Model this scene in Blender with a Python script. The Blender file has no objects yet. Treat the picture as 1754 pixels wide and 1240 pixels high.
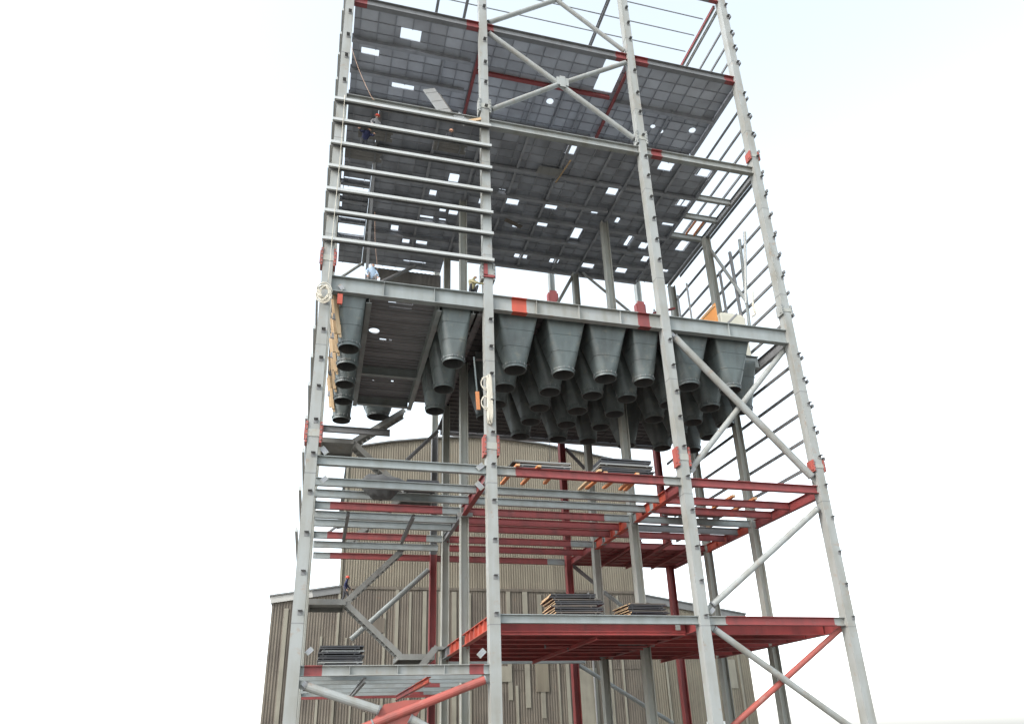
import bpy, bmesh, math, random
from mathutils import Vector, Matrix

random.seed(7)
S = bpy.context.scene
COL = S.collection

# ------------------------------------------------------------------ camera, sky, sun, exposure
cd = bpy.data.cameras.new("camera")
cam = bpy.data.objects.new("camera", cd)
COL.objects.link(cam)
S.camera = cam
W_PX = 1754.0
cd.sensor_fit = 'HORIZONTAL'
cd.sensor_width = 36.0
cd.lens = 1249.1 / W_PX * 36.0
cd.shift_x = -8.0 / W_PX
cd.shift_y = 112.0 / W_PX
cd.clip_end = 2000
_p, _r, _y = math.radians(23.24690), math.radians(-1.99555), math.radians(15.59662)
fwd = Vector((math.sin(_y) * math.cos(_p), math.cos(_y) * math.cos(_p), math.sin(_p)))
right = Vector((math.cos(_y), -math.sin(_y), 0))
up = right.cross(fwd)
right, up = (math.cos(_r) * right + math.sin(_r) * up, -math.sin(_r) * right + math.cos(_r) * up)
m = Matrix((right, up, -fwd)).transposed().to_4x4()
m.translation = Vector((0, 0, 1.6))
cam.matrix_world = m

SUN_DIR = Vector((-0.80, -0.42, 0.75)).normalized()
world = bpy.data.worlds.new("World")
S.world = world
world.use_nodes = True
wn, wl = world.node_tree.nodes, world.node_tree.links
bg = wn["Background"]
sky = wn.new("ShaderNodeTexSky")
sky.sky_type = 'NISHITA'
sky.sun_disc = False
sky.sun_elevation = math.asin(SUN_DIR.z)
sky.sun_rotation = math.atan2(SUN_DIR.x, SUN_DIR.y)
sky.air_density = 1.0
sky.dust_density = 2.0
sky.ozone_density = 1.0
hs = wn.new("ShaderNodeHueSaturation")
hs.inputs["Saturation"].default_value = 0.36
hs.inputs["Hue"].default_value = 0.47
wl.new(sky.outputs[0], hs.inputs["Color"])
wl.new(hs.outputs[0], bg.inputs["Color"])
bg.inputs["Strength"].default_value = 0.15

sd = bpy.data.lights.new("sun", 'SUN')
sd.energy = 0.8
sd.angle = math.radians(12)
sd.color = (1.0, 0.95, 0.87)
sun = bpy.data.objects.new("sun", sd)
COL.objects.link(sun)
sun.rotation_euler = SUN_DIR.to_track_quat('Z', 'Y').to_euler()
S.view_settings.view_transform = 'Standard'
S.view_settings.look = 'None'
S.view_settings.gamma = 1
S.view_settings.exposure = 1.85
S.render.film_transparent = False
S.cycles.max_bounces = 6
S.cycles.diffuse_bounces = 4

# ------------------------------------------------------------------ materials
def srgb(r, g, b):
    return tuple(((c / 255) / 12.92 if c / 255 <= 0.04045 else ((c / 255 + 0.055) / 1.055) ** 2.4) for c in (r, g, b)) + (1,)

def paint(name, base, rough=0.6, dirt=(0.12, 0.10, 0.08), amt=0.35, scale=0.8, streak=(2.5, 2.5, 0.25), rust=0.0, rustcol=(0.20, 0.105, 0.05), rustlo=0.58, metal=0.0, bump=0.0, cell=None, cellamt=0.25):
    mt = bpy.data.materials.new(name)
    mt.use_nodes = True
    N, L = mt.node_tree.nodes, mt.node_tree.links
    b = N["Principled BSDF"]
    b.inputs["Roughness"].default_value = rough
    b.inputs["Metallic"].default_value = metal
    tc = N.new("ShaderNodeTexCoord")
    mp = N.new("ShaderNodeMapping")
    mp.inputs["Scale"].default_value = streak
    oi = N.new("ShaderNodeObjectInfo")
    ad = N.new("ShaderNodeVectorMath"); ad.operation = 'ADD'
    L.new(tc.outputs["Object"], ad.inputs[0]); L.new(oi.outputs["Location"], ad.inputs[1])
    VEC = ad.outputs[0]
    L.new(VEC, mp.inputs["Vector"])
    n1 = N.new("ShaderNodeTexNoise"); n1.inputs["Scale"].default_value = scale; n1.inputs["Detail"].default_value = 6
    L.new(VEC, n1.inputs["Vector"])
    n2 = N.new("ShaderNodeTexNoise"); n2.inputs["Scale"].default_value = 1.0; n2.inputs["Detail"].default_value = 5
    L.new(mp.outputs[0], n2.inputs["Vector"])
    mul = N.new("ShaderNodeMath"); mul.operation = 'MULTIPLY'
    L.new(n1.outputs[0], mul.inputs[0]); L.new(n2.outputs[0], mul.inputs[1])
    rp = N.new("ShaderNodeMapRange")
    rp.inputs[1].default_value = 0.16; rp.inputs[2].default_value = 0.40
    rp.inputs[3].default_value = 0.0; rp.inputs[4].default_value = amt
    L.new(mul.outputs[0], rp.inputs[0])
    mx = N.new("ShaderNodeMix"); mx.data_type = 'RGBA'
    mx.inputs[6].default_value = tuple(base) + (1,)
    mx.inputs[7].default_value = tuple(dirt) + (1,)
    L.new(rp.outputs[0], mx.inputs[0])
    out = mx.outputs[2]
    if cell:
        sc = N.new("ShaderNodeVectorMath"); sc.operation = 'DIVIDE'
        sc.inputs[1].default_value = cell
        L.new(VEC, sc.inputs[0])
        fl = N.new("ShaderNodeVectorMath"); fl.operation = 'FLOOR'
        L.new(sc.outputs[0], fl.inputs[0])
        wnz = N.new("ShaderNodeTexWhiteNoise"); wnz.noise_dimensions = '3D'
        L.new(fl.outputs[0], wnz.inputs["Vector"])
        mr = N.new("ShaderNodeMapRange"); mr.inputs[3].default_value = 1 - cellamt; mr.inputs[4].default_value = 1 + cellamt
        L.new(wnz.outputs["Value"], mr.inputs[0])
        h = N.new("ShaderNodeHueSaturation")
        L.new(out, h.inputs["Color"]); L.new(mr.outputs[0], h.inputs["Value"])
        out = h.outputs[0]
    if rust:
        n3 = N.new("ShaderNodeTexNoise"); n3.inputs["Scale"].default_value = 2.2; n3.inputs["Detail"].default_value = 8; n3.inputs["Roughness"].default_value = 0.7
        L.new(VEC, n3.inputs["Vector"])
        r3 = N.new("ShaderNodeMapRange"); r3.inputs[1].default_value = rustlo; r3.inputs[2].default_value = rustlo + 0.12; r3.inputs[4].default_value = rust
        L.new(n3.outputs[0], r3.inputs[0])
        m3 = N.new("ShaderNodeMix"); m3.data_type = 'RGBA'
        m3.inputs[7].default_value = tuple(rustcol) + (1,)
        L.new(out, m3.inputs[6]); L.new(r3.outputs[0], m3.inputs[0])
        out = m3.outputs[2]
    L.new(out, b.inputs["Base Color"])
    if bump:
        bp = N.new("ShaderNodeBump"); bp.inputs["Strength"].default_value = bump; bp.inputs["Distance"].default_value = 0.02
        L.new(n1.outputs[0], bp.inputs["Height"]); L.new(bp.outputs[0], b.inputs["Normal"])
    return mt

M = {}
M['grey'] = paint('grey_primer', (0.235, 0.25, 0.245), amt=0.75, dirt=(0.165, 0.16, 0.135), rust=0.4)
M['grey_b'] = paint('grey_primer_cool', (0.215, 0.24, 0.24), amt=0.45, dirt=(0.12, 0.12, 0.105), rust=0.22)
M['grey_r'] = paint('warm_grey_primer', (0.27, 0.28, 0.258), amt=0.45, dirt=(0.17, 0.16, 0.12), rust=0.3)
M['grey_d'] = paint('dull_grey_steel', (0.145, 0.15, 0.155), amt=0.5, dirt=(0.075, 0.075, 0.072), rust=0.25)
M['galv'] = paint('galvanised_steel', (0.37, 0.38, 0.37), rough=0.42, metal=0.35, amt=0.3, dirt=(0.3, 0.29, 0.24))
M['red'] = paint('red_oxide_primer', (0.21, 0.038, 0.037), amt=0.7, dirt=(0.10, 0.028, 0.028), rust=0.4, rustcol=(0.17, 0.10, 0.09))
M['red_l'] = paint('bright_red_primer', (0.31, 0.05, 0.046), amt=0.75, dirt=(0.15, 0.035, 0.035), rust=0.4, rustcol=(0.20, 0.10, 0.09))
M['orange'] = paint('orange_and_lit_red_primer', (0.36, 0.058, 0.03), amt=0.55, dirt=(0.18, 0.035, 0.03), rust=0.35, rustcol=(0.22, 0.12, 0.09))  # orange-red paint, also the brightly lit red of left-facing webs
M['deckA'] = paint('pale_deck_sheet', (0.37, 0.39, 0.42), amt=0.45, dirt=(0.24, 0.24, 0.26), streak=(.8, .8, .8), cell=(1.02, 0.74, 50), cellamt=0.16)  # base colour raised to stand in for haze at the upper deck
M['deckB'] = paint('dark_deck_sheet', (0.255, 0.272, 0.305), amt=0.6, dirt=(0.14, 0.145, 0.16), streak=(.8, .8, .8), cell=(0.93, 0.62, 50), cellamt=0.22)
M['deckC'] = paint('dark_slat_deck_sheet', (0.14, 0.14, 0.145), amt=0.5, dirt=(0.06, 0.06, 0.06), streak=(.3, 3, .8), cell=(50, 0.33, 50), cellamt=0.25)  # darker grey than the upper decks, toned in narrow bands
M['joist'] = paint('dark_joist_steel', (0.25, 0.262, 0.285), amt=0.4, dirt=(0.09, 0.09, 0.09), rust=0.25)
M['hopper'] = paint('grey_green_hopper_paint', (0.088, 0.110, 0.110), rough=0.5, amt=0.8, dirt=(0.048, 0.055, 0.054), rust=0.6, rustcol=(0.14, 0.14, 0.115), rustlo=0.55)
M['hopper_in'] = paint('dark_hopper_inside', (0.045, 0.048, 0.05), rough=0.7)
M['tan'] = paint('tan_ply_edge_and_lit_side', (0.50, 0.36, 0.21), amt=0.5, dirt=(0.25, 0.17, 0.1), streak=(3, 3, .3))  # plywood edges, and the lit left side of the narrow hoppers
M['timber'] = paint('sawn_timber', (0.42, 0.16, 0.055), amt=0.5, dirt=(0.32, 0.13, 0.05), streak=(6, .4, 6))
M['timber_p'] = paint('pale_timber', (0.40, 0.28, 0.16), amt=0.5, dirt=(0.36, 0.25, 0.13), streak=(6, .4, 6))
M['ply'] = paint('orange_plywood', (0.48, 0.20, 0.05), amt=0.5, dirt=(0.42, 0.2, 0.06), streak=(1, 1, 4))
M['sheet_d'] = paint('dark_steel_sheet', (0.022, 0.023, 0.028), rough=0.45, amt=0.5, dirt=(0.06, 0.055, 0.05))
M['sheet_l'] = paint('bare_steel_sheet', (0.22, 0.225, 0.22), rough=0.4, metal=0.3, amt=0.5, dirt=(0.2, 0.19, 0.17))
M['sheet_m'] = paint('weathered_sheet', (0.075, 0.07, 0.062), rough=0.5, amt=0.5, dirt=(0.15, 0.115, 0.085))
M['rope'] = paint('pale_rope', (0.44, 0.42, 0.36), rough=0.9, amt=0.3, dirt=(0.4, 0.34, 0.24))
M['rope_o'] = paint('orange_line', (0.42, 0.27, 0.19), rough=0.9, amt=0.3)
M['sheet_h'] = paint('grey_hung_sheet', (0.16, 0.155, 0.145), amt=0.6, dirt=(0.09, 0.085, 0.075))
M['tank'] = paint('white_plastic', (0.44, 0.43, 0.36), rough=0.5, amt=0.2, dirt=(0.5, 0.48, 0.4))
M['clad'] = paint('weathered_cladding', (0.150, 0.135, 0.100), rough=0.75, amt=0.65, dirt=(0.08, 0.066, 0.048), scale=0.35, streak=(5, 5, 0.12), rust=0.25, cell=(0.98, 99, 7.0), cellamt=0.06)
M['clad_lo'] = paint('stained_cladding', (0.112, 0.098, 0.077), rough=0.8, amt=0.75, dirt=(0.05, 0.041, 0.034), scale=0.45, streak=(4, 4, 0.12), rust=0.25, cell=(0.98, 99, 5.2), cellamt=0.10)
M['strip'] = paint('pale_cladding_strip', (0.21, 0.20, 0.16), rough=0.7, amt=0.6, dirt=(0.11, 0.10, 0.078), streak=(2, 2, .2))
M['roofing'] = paint('grey_roofing', (0.15, 0.155, 0.155), rough=0.6, amt=0.4, dirt=(0.09, 0.088, 0.08))
M['flash_p'] = paint('pale_flashing', (0.36, 0.36, 0.34), rough=0.6, amt=0.3, dirt=(0.33, 0.32, 0.3))
M['conc'] = paint('dusty_concrete', (0.20, 0.19, 0.168), rough=0.9, amt=0.5, dirt=(0.10, 0.09, 0.075), scale=0.15, streak=(.2, .2, .2))
M['skin'] = paint('skin', (0.42, 0.235, 0.16), amt=0.1)
M['navy'] = paint('navy_cloth', (0.018, 0.022, 0.065), rough=0.9, amt=0.2, dirt=(0.01, 0.01, 0.02))
M['blue'] = paint('light_blue_cloth', (0.42, 0.53, 0.66), rough=0.9, amt=0.3, dirt=(0.3, 0.38, 0.5))
M['olive'] = paint('olive_cloth', (0.30, 0.27, 0.15), rough=0.9, amt=0.3)
M['darkcl'] = paint('dark_cloth', (0.035, 0.036, 0.042), rough=0.9, amt=0.3, dirt=(0.06, 0.06, 0.06))
M['greycl'] = paint('grey_cloth', (0.20, 0.20, 0.21), rough=0.9, amt=0.3)
M['hair'] = paint('dark_hair', (0.02, 0.017, 0.015), rough=0.8, amt=0.1)
M['helm_r'] = paint('red_helmet', (0.55, 0.07, 0.045), rough=0.35, amt=0.1)
M['helm_w'] = paint('pale_orange_helmet', (0.75, 0.40, 0.26), rough=0.35, amt=0.1)
M['boot'] = paint('boot_leather', (0.05, 0.04, 0.03), rough=0.7, amt=0.2)
M['tarp'] = paint('dark_tarpaulin', (0.075, 0.078, 0.08), rough=0.85, amt=0.5, dirt=(0.04, 0.04, 0.04))
M['stair'] = paint('stair_steel', (0.175, 0.18, 0.17), amt=0.5, dirt=(0.09, 0.088, 0.08), rust=0.3)
M['deck_shade'] = paint('shade_dark_deck_sheet', (0.045, 0.046, 0.05), amt=0.5, dirt=(0.03, 0.03, 0.03))  # near-black base puts the shade among the hoppers into the deck colour
M['brick'] = paint('dusty_brick_red_primer', (0.27, 0.062, 0.048), amt=0.75, dirt=(0.15, 0.05, 0.04), rust=0.6, rustcol=(0.24, 0.16, 0.13))
M['white'] = paint('white_sign_paint', (0.75, 0.75, 0.72), amt=0.2, dirt=(0.5, 0.48, 0.42))
M['ink'] = paint('dark_lettering', (0.04, 0.04, 0.05), amt=0.1)
M['purple'] = paint('blue_drum_plastic', (0.04, 0.045, 0.20), rough=0.45, amt=0.2)

# ------------------------------------------------------------------ mesh helpers
class MB:
    """collects shapes and links them as ONE mesh object"""
    def __init__(self): self.v, self.f, self.mi, self.mats = [], [], [], []
    def mat(self, k):
        if k not in self.mats: self.mats.append(k)
        return self.mats.index(k)
    def add(self, vs, fs, k):
        o = len(self.v); self.v += [tuple(x) for x in vs]
        i = self.mat(k)
        for f in fs:
            self.f.append([o + a for a in f]); self.mi.append(i)
    def box(self, a, b, k):
        (x0, y0, z0), (x1, y1, z1) = a, b
        self.add([(x0, y0, z0), (x1, y0, z0), (x1, y1, z0), (x0, y1, z0), (x0, y0, z1), (x1, y0, z1), (x1, y1, z1), (x0, y1, z1)],
                 [(0, 3, 2, 1), (4, 5, 6, 7), (0, 1, 5, 4), (1, 2, 6, 5), (2, 3, 7, 6), (3, 0, 4, 7)], k)
    def frame(self, p, q, upv=(0, 0, 1)):
        p, q = Vector(p), Vector(q); d = (q - p); L = d.length; d.normalize()
        u = Vector(upv)
        if abs(u.dot(d)) > 0.98: u = Vector((0, 1, 0))
        s = d.cross(u).normalized(); u = s.cross(d).normalized()
        return p, d, s, u, L
    def obox(self, p, q, w, h, k, upv=(0, 0, 1), du=0.0, ds=0.0):
        p, d, s, u, L = self.frame(p, q, upv)
        p = p + u * du + s * ds
        vs = [p + d * (L * e) + s * (w / 2 * a) + u * (h / 2 * b) for e in (0, 1) for a, b in ((-1, -1), (1, -1), (1, 1), (-1, 1))]
        self.add(vs, [(0, 1, 2, 3), (7, 6, 5, 4), (0, 4, 5, 1), (1, 5, 6, 2), (2, 6, 7, 3), (3, 7, 4, 0)], k)
    def prism(self, prof, p, q, k, upv=(0, 0, 1)):
        p, d, s, u, L = self.frame(p, q, upv)
        n = len(prof)
        vs = [p + d * (L * e) + s * a + u * b for e in (0, 1) for a, b in prof]
        fs = [[i, i + n, (i + 1) % n + n, (i + 1) % n] for i in range(n)]
        fs += [list(range(n)), list(range(2 * n - 1, n - 1, -1))]
        self.add(vs, fs, k)
    def ibeam(self, p, q, h, b, segs, upv=(0, 0, 1), tf=0.03, tw=0.02, stiff=0):
        """I section, segs = [(end fraction, material)]"""
        prof = [(-b/2, -h/2), (b/2, -h/2), (b/2, -h/2 + tf), (tw/2, -h/2 + tf), (tw/2, h/2 - tf), (b/2, h/2 - tf), (b/2, h/2), (-b/2, h/2), (-b/2, h/2 - tf), (-tw/2, h/2 - tf), (-tw/2, -h/2 + tf), (-b/2, -h/2 + tf)]
        p, q = Vector(p), Vector(q); t0 = 0
        for t1, k in segs:
            self.prism(prof, p.lerp(q, t0), p.lerp(q, t1), k, upv); t0 = t1
        for i in range(stiff):
            t = (i + 1) / (stiff + 1)
            c = p.lerp(q, t); d = (q - p).normalized() * 0.008
            kk = [k for e, k in segs if e >= t][0]
            self.obox(c - d, c + d, b * 0.92, h - 2 * tf - 0.004, kk, upv)
    def tube(self, pts, r, k, n=8, caps=True):
        pts = [Vector(a) for a in pts]; rings = []
        rr = r if isinstance(r, (list, tuple)) else [r] * len(pts)
        ref = None
        for i, c in enumerate(pts):
            d = (pts[min(i + 1, len(pts) - 1)] - pts[max(i - 1, 0)]).normalized()
            if ref is None or abs(ref.dot(d)) > 0.95:
                ref = Vector((0, 0, 1)) if abs(d.z) < 0.9 else Vector((1, 0, 0))
            s = d.cross(ref).normalized(); u = s.cross(d)
            rings.append([c + (s * math.cos(2*math.pi*j/n) + u * math.sin(2*math.pi*j/n)) * rr[i] for j in range(n)])
        vs = [v for R_ in rings for v in R_]
        fs = [[i*n + j, i*n + (j+1) % n, (i+1)*n + (j+1) % n, (i+1)*n + j] for i in range(len(pts)-1) for j in range(n)]
        if caps: fs += [list(range(n-1, -1, -1)), list(range((len(pts)-1)*n, len(pts)*n))]
        self.add(vs, fs, k)
    def loft(self, loops, k, cap0=False, cap1=False):
        n = len(loops[0]); vs = [v for l in loops for v in l]
        fs = [[i*n + j, i*n + (j+1) % n, (i+1)*n + (j+1) % n, (i+1)*n + j] for i in range(len(loops)-1) for j in range(n)]
        if cap0: fs.append(list(range(n-1, -1, -1)))
        if cap1: fs.append(list(range((len(loops)-1)*n, len(loops)*n)))
        self.add(vs, fs, k)
    def build(self, name, parent=None, smooth=False, loc=None, recalc=True):
        me = bpy.data.meshes.new(name)
        me.from_pydata(self.v, [], self.f)
        for k in self.mats: me.materials.append(M[k])
        me.polygons.foreach_set('material_index', self.mi)
        if recalc:
            bm = bmesh.new(); bm.from_mesh(me); bmesh.ops.recalc_face_normals(bm, faces=bm.faces); bm.to_mesh(me); bm.free()
        if smooth:
            me.polygons.foreach_set('use_smooth', [True] * len(me.polygons))
        o = bpy.data.objects.new(name, me); COL.objects.link(o)
        if parent: o.parent = parent
        if loc: o.location = loc
        return o

def tag(o, label=None, cat=None, group=None, kind=None):
    if label: o['label'] = label
    if cat: o['category'] = cat
    if group: o['group'] = group
    if kind: o['kind'] = kind
    return o
def empty(name, loc=(0, 0, 0), rz=0):
    o = bpy.data.objects.new(name, None); COL.objects.link(o)
    o.location = loc; o.rotation_euler = (0, 0, rz); o.empty_display_size = 0.3
    return o
def part(mb, name, parent, label=None, **kw):
    o = mb.build(name, parent, **kw)
    if label: o['label'] = label
    return o

# ------------------------------------------------------------------ ground
g = MB(); g.add([(-900, -300, 0), (900, -300, 0), (900, 1500, 0), (-900, 1500, 0)], [(0, 1, 2, 3)], 'conc')
tag(g.build('ground'), kind='structure')

# ------------------------------------------------------------------ the steel tower
XC = [-0.67, 7.10, 16.65, 24.30]            # column lines
YR = [30.0, 36.3, 42.1, 46.8]               # rows, front to back
tower = tag(empty('steel_tower', (0, 0, 0)), 'tall half-built grey and red steel building frame with open floors', 'building')

CLEATS = [6.48, 8.02, 9.58, 11.32, 12.99, 14.53, 16.12, 17.52, 18.98, 20.48, 25.5, 26.85, 28.3, 29.8, 31.35, 32.8, 34.4, 36.25, 37.83, 39.7, 42.5, 43.95, 45.35, 46.9, 48.0]

def splice(col, x, y, z, key, wide=0.62, tall=1.1):
    key = 'brick' if key != 'grey' else key
    tall *= .88
    b = MB()
    for sx in (-1, 1):
        b.box((x + sx * 0.30 - 0.05, y - 0.30, z - tall / 2), (x + sx * 0.30 + 0.05, y + 0.22, z + tall / 2), key)
        b.box((x + sx * 0.36 - 0.03, y - 0.24, z - tall * 0.34), (x + sx * 0.36 + 0.03, y - 0.10, z + tall * 0.38), key)
    b.box((x - 0.25, y - 0.275, z - tall * 0.2), (x + 0.25, y - 0.262, z + tall * 0.14), 'grey_r')
    for i in range(4):
        for sx in (-1, 1):
            b.tube([(x + sx * 0.30, y - 0.34, z - tall * .36 + i * tall * .24), (x + sx * 0.30, y - 0.29, z - tall * .36 + i * tall * .24)], 0.028, 'grey_d', 6)
    part(b, 'splice_plate', col, 'red-primed splice plate' if key == 'brick' else None)

def box_column(x, z0, z1, skip=(), cleat_x=0.06, yf=30.0):
    b = MB(); w, d, t = 0.46, 0.50, 0.03
    # front and back flange plates with two slightly recessed side plates: a built-up box
    b.box((x - w/2, yf - d/2, z0), (x + w/2, yf - d/2 + t, z1), 'grey')
    b.box((x - w/2, yf + d/2 - t, z0), (x + w/2, yf + d/2, z1), 'grey')
    for s in (-1, 1):
        xa, xb = sorted((x + s * (w/2 - 0.004), x + s * (w/2 - 0.03)))
        b.box((xa, yf - d/2 + t, z0), (xb, yf + d/2 - t, z1), 'grey')
    z = z0 + 6
    while z < z1 - 1:                       # erection joints: a thin raised weld band
        b.box((x - w/2 - .004, yf - d/2 - .004, z), (x + w/2 + .004, yf + d/2 + .004, z + .03), 'grey_d'); z += 6.1
    c = part(b, 'column', tower)
    for zc in CLEATS:
        if zc < z0 + .3 or zc > z1 - .2 or any(a < zc < e for a, e in skip): continue
        a = MB()
        a.box((x + cleat_x - 0.09, yf - d/2 - 0.22, zc), (x + cleat_x + 0.09, yf - d/2 - 0.002, zc + 0.014), 'grey_d')
        a.box((x + cleat_x - 0.09, yf - d/2 - 0.016, zc - 0.16), (x + cleat_x + 0.09, yf - d/2 - 0.002, zc), 'grey_d')
        part(a, 'cleat', c)
    return c

def h_column(x, y, z0, z1, segs=None, w=0.42, d=0.46):
    b = MB()
    b.ibeam((x, y, z0), (x, y, z1), w, d, segs or [(1, 'grey_r')], upv=(1, 0, 0), tf=0.035, tw=0.03)
    lab = None
    if segs and any(k == 'red' for _, k in segs): lab = 'red-primed column'
    return part(b, 'column', tower, lab)

c1 = box_column(XC[0], 0, 49.2, skip=((23.5, 33.2),))
c2 = box_column(XC[1], 0, 49.2, skip=((23.5, 33.2),))
c3 = box_column(XC[2], 0, 49.2)
c4 = box_column(XC[3] - .06, 0, 49.2, cleat_x=0.15)
for c, x, z, k in ((c1, XC[0], 13.95, 'red'), (c1, XC[0], 22.95, 'red'), (c2, XC[1], 13.9, 'orange'), (c2, XC[1], 23.3, 'grey'), (c2, XC[1], 34.5, 'grey'), (c3, XC[2], 14.0, 'orange'), (c3, XC[2], 34.3, 'grey'), (c4, XC[3] - .06, 14.0, 'orange'), (c4, XC[3] - .06, 23.3, 'grey'), (c4, XC[3] - .06, 34.5, 'red')):
    splice(c, x, 30.0, z, k, tall=.7 if c is c4 else 1.1)
# bracket with red bar on C2 at the deck above the hoppers
b = MB(); b.box((6.86, 29.66, 23.0), (7.06, 29.72, 23.7), 'red'); b.box((6.86, 29.66, 22.92), (7.44, 29.72, 23.06), 'red'); part(b, 'splice_plate', c2, 'red bracket plate')

# rows behind
h_column(XC[0], YR[1], 0, 40.4); h_column(XC[1], YR[1], 0, 33.2); h_column(XC[2], YR[1], 0, 33.2); h_column(XC[3] - .1, YR[1], 0, 33.2)
h_column(XC[0], YR[2], 0, 33.1); h_column(XC[1], YR[2], 0, 33.1); h_column(XC[2] - .05, YR[2], 0, 33.1); h_column(XC[3] + .1, YR[2], 0, 33.1)
h_column(XC[1], YR[3], 0, 36, [(0.36, 'red'), (.6, 'grey_d'), (1, 'grey_r')])
rc = h_column(XC[2] - .25, YR[3], 0, 37.2, [(0.60, 'red'), (1, 'grey_b')])
h_column(XC[3] - .35, YR[3], 0, 37.2, [(0.60, 'red'), (1, 'grey_b')])
for x in (XC[2] - .25, XC[3] - .35):
    b = MB(); b.box((x - .3, YR[3] - .3, 32.9), (x + .3, YR[3] - .24, 34.5), 'red'); b.box((x - .42, YR[3] - .26, 33.2), (x - .31, YR[3] + .2, 34.3), 'red'); b.box((x + .31, YR[3] - .26, 33.2), (x + .42, YR[3] + .2, 34.3), 'red')
    part(b, 'splice_plate', rc, 'red splice plate')
# column caps / seats on rear rows at the red floor
for x, y, z in ((XC[2], YR[1], 6.0), (XC[2], YR[2], 6.0), (XC[1], YR[1], 12.5)):
    b = MB(); b.box((x - .4, y - .34, z - .12), (x + .4, y - .24, z + .1), 'grey'); part(b, 'bracket', tower)

# ---- girders and joists
def girder(p, q, h, bw, segs, stiff=0, label=None, name='girder'):
    b = MB(); b.ibeam(p, q, h, bw, segs, stiff=stiff)
    return part(b, name, tower, label)
def xbeam(x0, x1, y, ztop, h, bw=0.25, segs=None, name='girder', stiff=0):
    segs = segs or [(1, 'grey')]
    ks = {k for _, k in segs}
    lab = None
    if ks & {'red', 'red_l', 'orange'}: lab = 'red-primed beam' if len(ks) == 1 else 'red and grey beam'
    return girder((x0, y, ztop - h/2), (x1, y, ztop - h/2), h, bw, segs, stiff, lab, name)
def ybeam(x, y0, y1, ztop, h, bw=0.22, segs=None, name='girder', stiff=0):
    segs = segs or [(1, 'grey')]
    ks = {k for _, k in segs}
    lab = 'red-primed beam' if ks & {'red', 'red_l', 'orange'} else None
    return girder((x, y0, ztop - h/2), (x, y1, ztop - h/2), h, bw, segs, stiff, lab, name)

e = 0.235   # half a column
def bays(last=24.3): return [(XC[0] + e, XC[1] - e), (XC[1] + e, XC[2] - e), (XC[2] + e, last)]

# roof level
for (x0, x1), s in zip(bays(24.06), ([(.9, 'grey_d'), (1, 'red')], [(1, 'grey_d')], [(.9, 'grey_d'), (1, 'red')])):
    xbeam(x0, x1, 30.0, 49.0, 0.5, segs=s)
for x, k, w_ in ((24.3, 'grey', .12), (23.95, 'grey_r', .10), (23.86, 'red', .05)): ybeam(x, 30.3, 35.4, 48.6, 0.24, w_, [(1, k)])
for x in (XC[2] - .2, XC[1] - .1, 5.05): ybeam(x, 30.3, 36.5, 48.6, 0.34, 0.16, [(1, 'grey_d')])
for i, y in enumerate((31.6, 32.95, 34.35, 35.7)):
    b = MB(); b.obox((1.5, y, 48.85), (23.8, y, 48.85), 0.05, 0.06, 'grey_d'); part(b, 'purlin', tower)

# level A (upper sheeted deck)
A_T, A_B = 41.3, 40.78
xbeam(XC[0] + e, XC[1] - e, 30.0, A_T, .52, .3, [(.04, 'red'), (.10, 'red'), (.9, 'grey_d'), (1, 'red')])
xbeam(XC[1] + e, XC[2] - e, 30.0, A_T, .52, .3, [(.05, 'red'), (.92, 'grey_d'), (1, 'red')])
xbeam(XC[2] + e, XC[3] - e, 30.0, A_T, .52, .3, [(.14, 'red'), (.9, 'grey_d'), (1, 'red')])
for x in (XC[1] + .15, XC[2] + .12): ybeam(x, 30.3, 36.6, A_T - .15, .42, .2, [(1, 'red')])
ybeam(XC[3] + .02, 30.3, 36.7, A_T - .1, .5, .24, [(1, 'joist')])
ybeam(XC[0], 30.3, 36.7, A_T - .1, .5, .24, [(1, 'joist')])
for x0, x1, y, hh, k in ((XC[0] + e, XC[1] - e, 32.35, .5, 'joist'), (XC[0] + e, XC[1] - e, 34.6, .5, 'joist'), (XC[1] + e, XC[2] - e, 32.95, .42, 'red'), (XC[2] + e, 24.2, 33.2, .55, 'joist'),
                       (XC[0] + e, XC[1] - e, 36.62, .4, 'joist'), (XC[1] + e, XC[2] - e, 36.62, .4, 'joist'), (XC[2] + e, 24.2, 36.62, .4, 'joist')):
    xbeam(x0, x1, y, A_T - .15, hh, .24, [(1, k)], 'floor_joist')
for x, y0, y1 in ((11.6, 33.1, 36.4), (13.4, 33.1, 36.4), (14.9, 33.1, 36.4), (18.9, 33.1, 36.4), (21.1, 33.1, 36.4), (5.2, 32.4, 34.5)):
    ybeam(x, y0, y1, A_T - .2, .2, .12, [(1, 'joist')], 'floor_joist')

# level B
B_T, B_B = 33.65, 33.15
for (x0, x1), s in zip(bays(24.4), ([(1, 'grey')], [(1, 'grey')], [(.05, 'grey'), (.14, 'red'), (1, 'grey')])):
    xbeam(x0, x1, 30.0, B_T, .5, .3, s)
for y in (32.85, 35.2, 37.0, 38.9, 40.6, 42.35):
    for i, (x0, x1) in enumerate(((1.35, XC[1] - .15), (XC[1] + .15, XC[2] - .15), (XC[2] + .15, 21.6))):
        xbeam(x0, x1, y, B_T - .1, .46, .22, [(1, 'joist')], 'floor_joist')
for x in (4.58, 7.15, 9.75, 12.3, 14.9, 16.75, 19.45, 21.7):
    ybeam(x, 30.2, 42.4, B_T - .04, .36, .16, [(1, 'joist')], 'floor_joist')
ybeam(XC[3], 30.3, 42.4, B_T, .45, .22, [(1, 'grey_d')])
ybeam(XC[0] + .1, 30.3, 44.6, B_T, .45, .22, [(1, 'grey_d')])
ybeam(1.42, 30.3, 44.6, B_T - .03, .42, .18, [(1, 'grey_d')])
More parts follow.
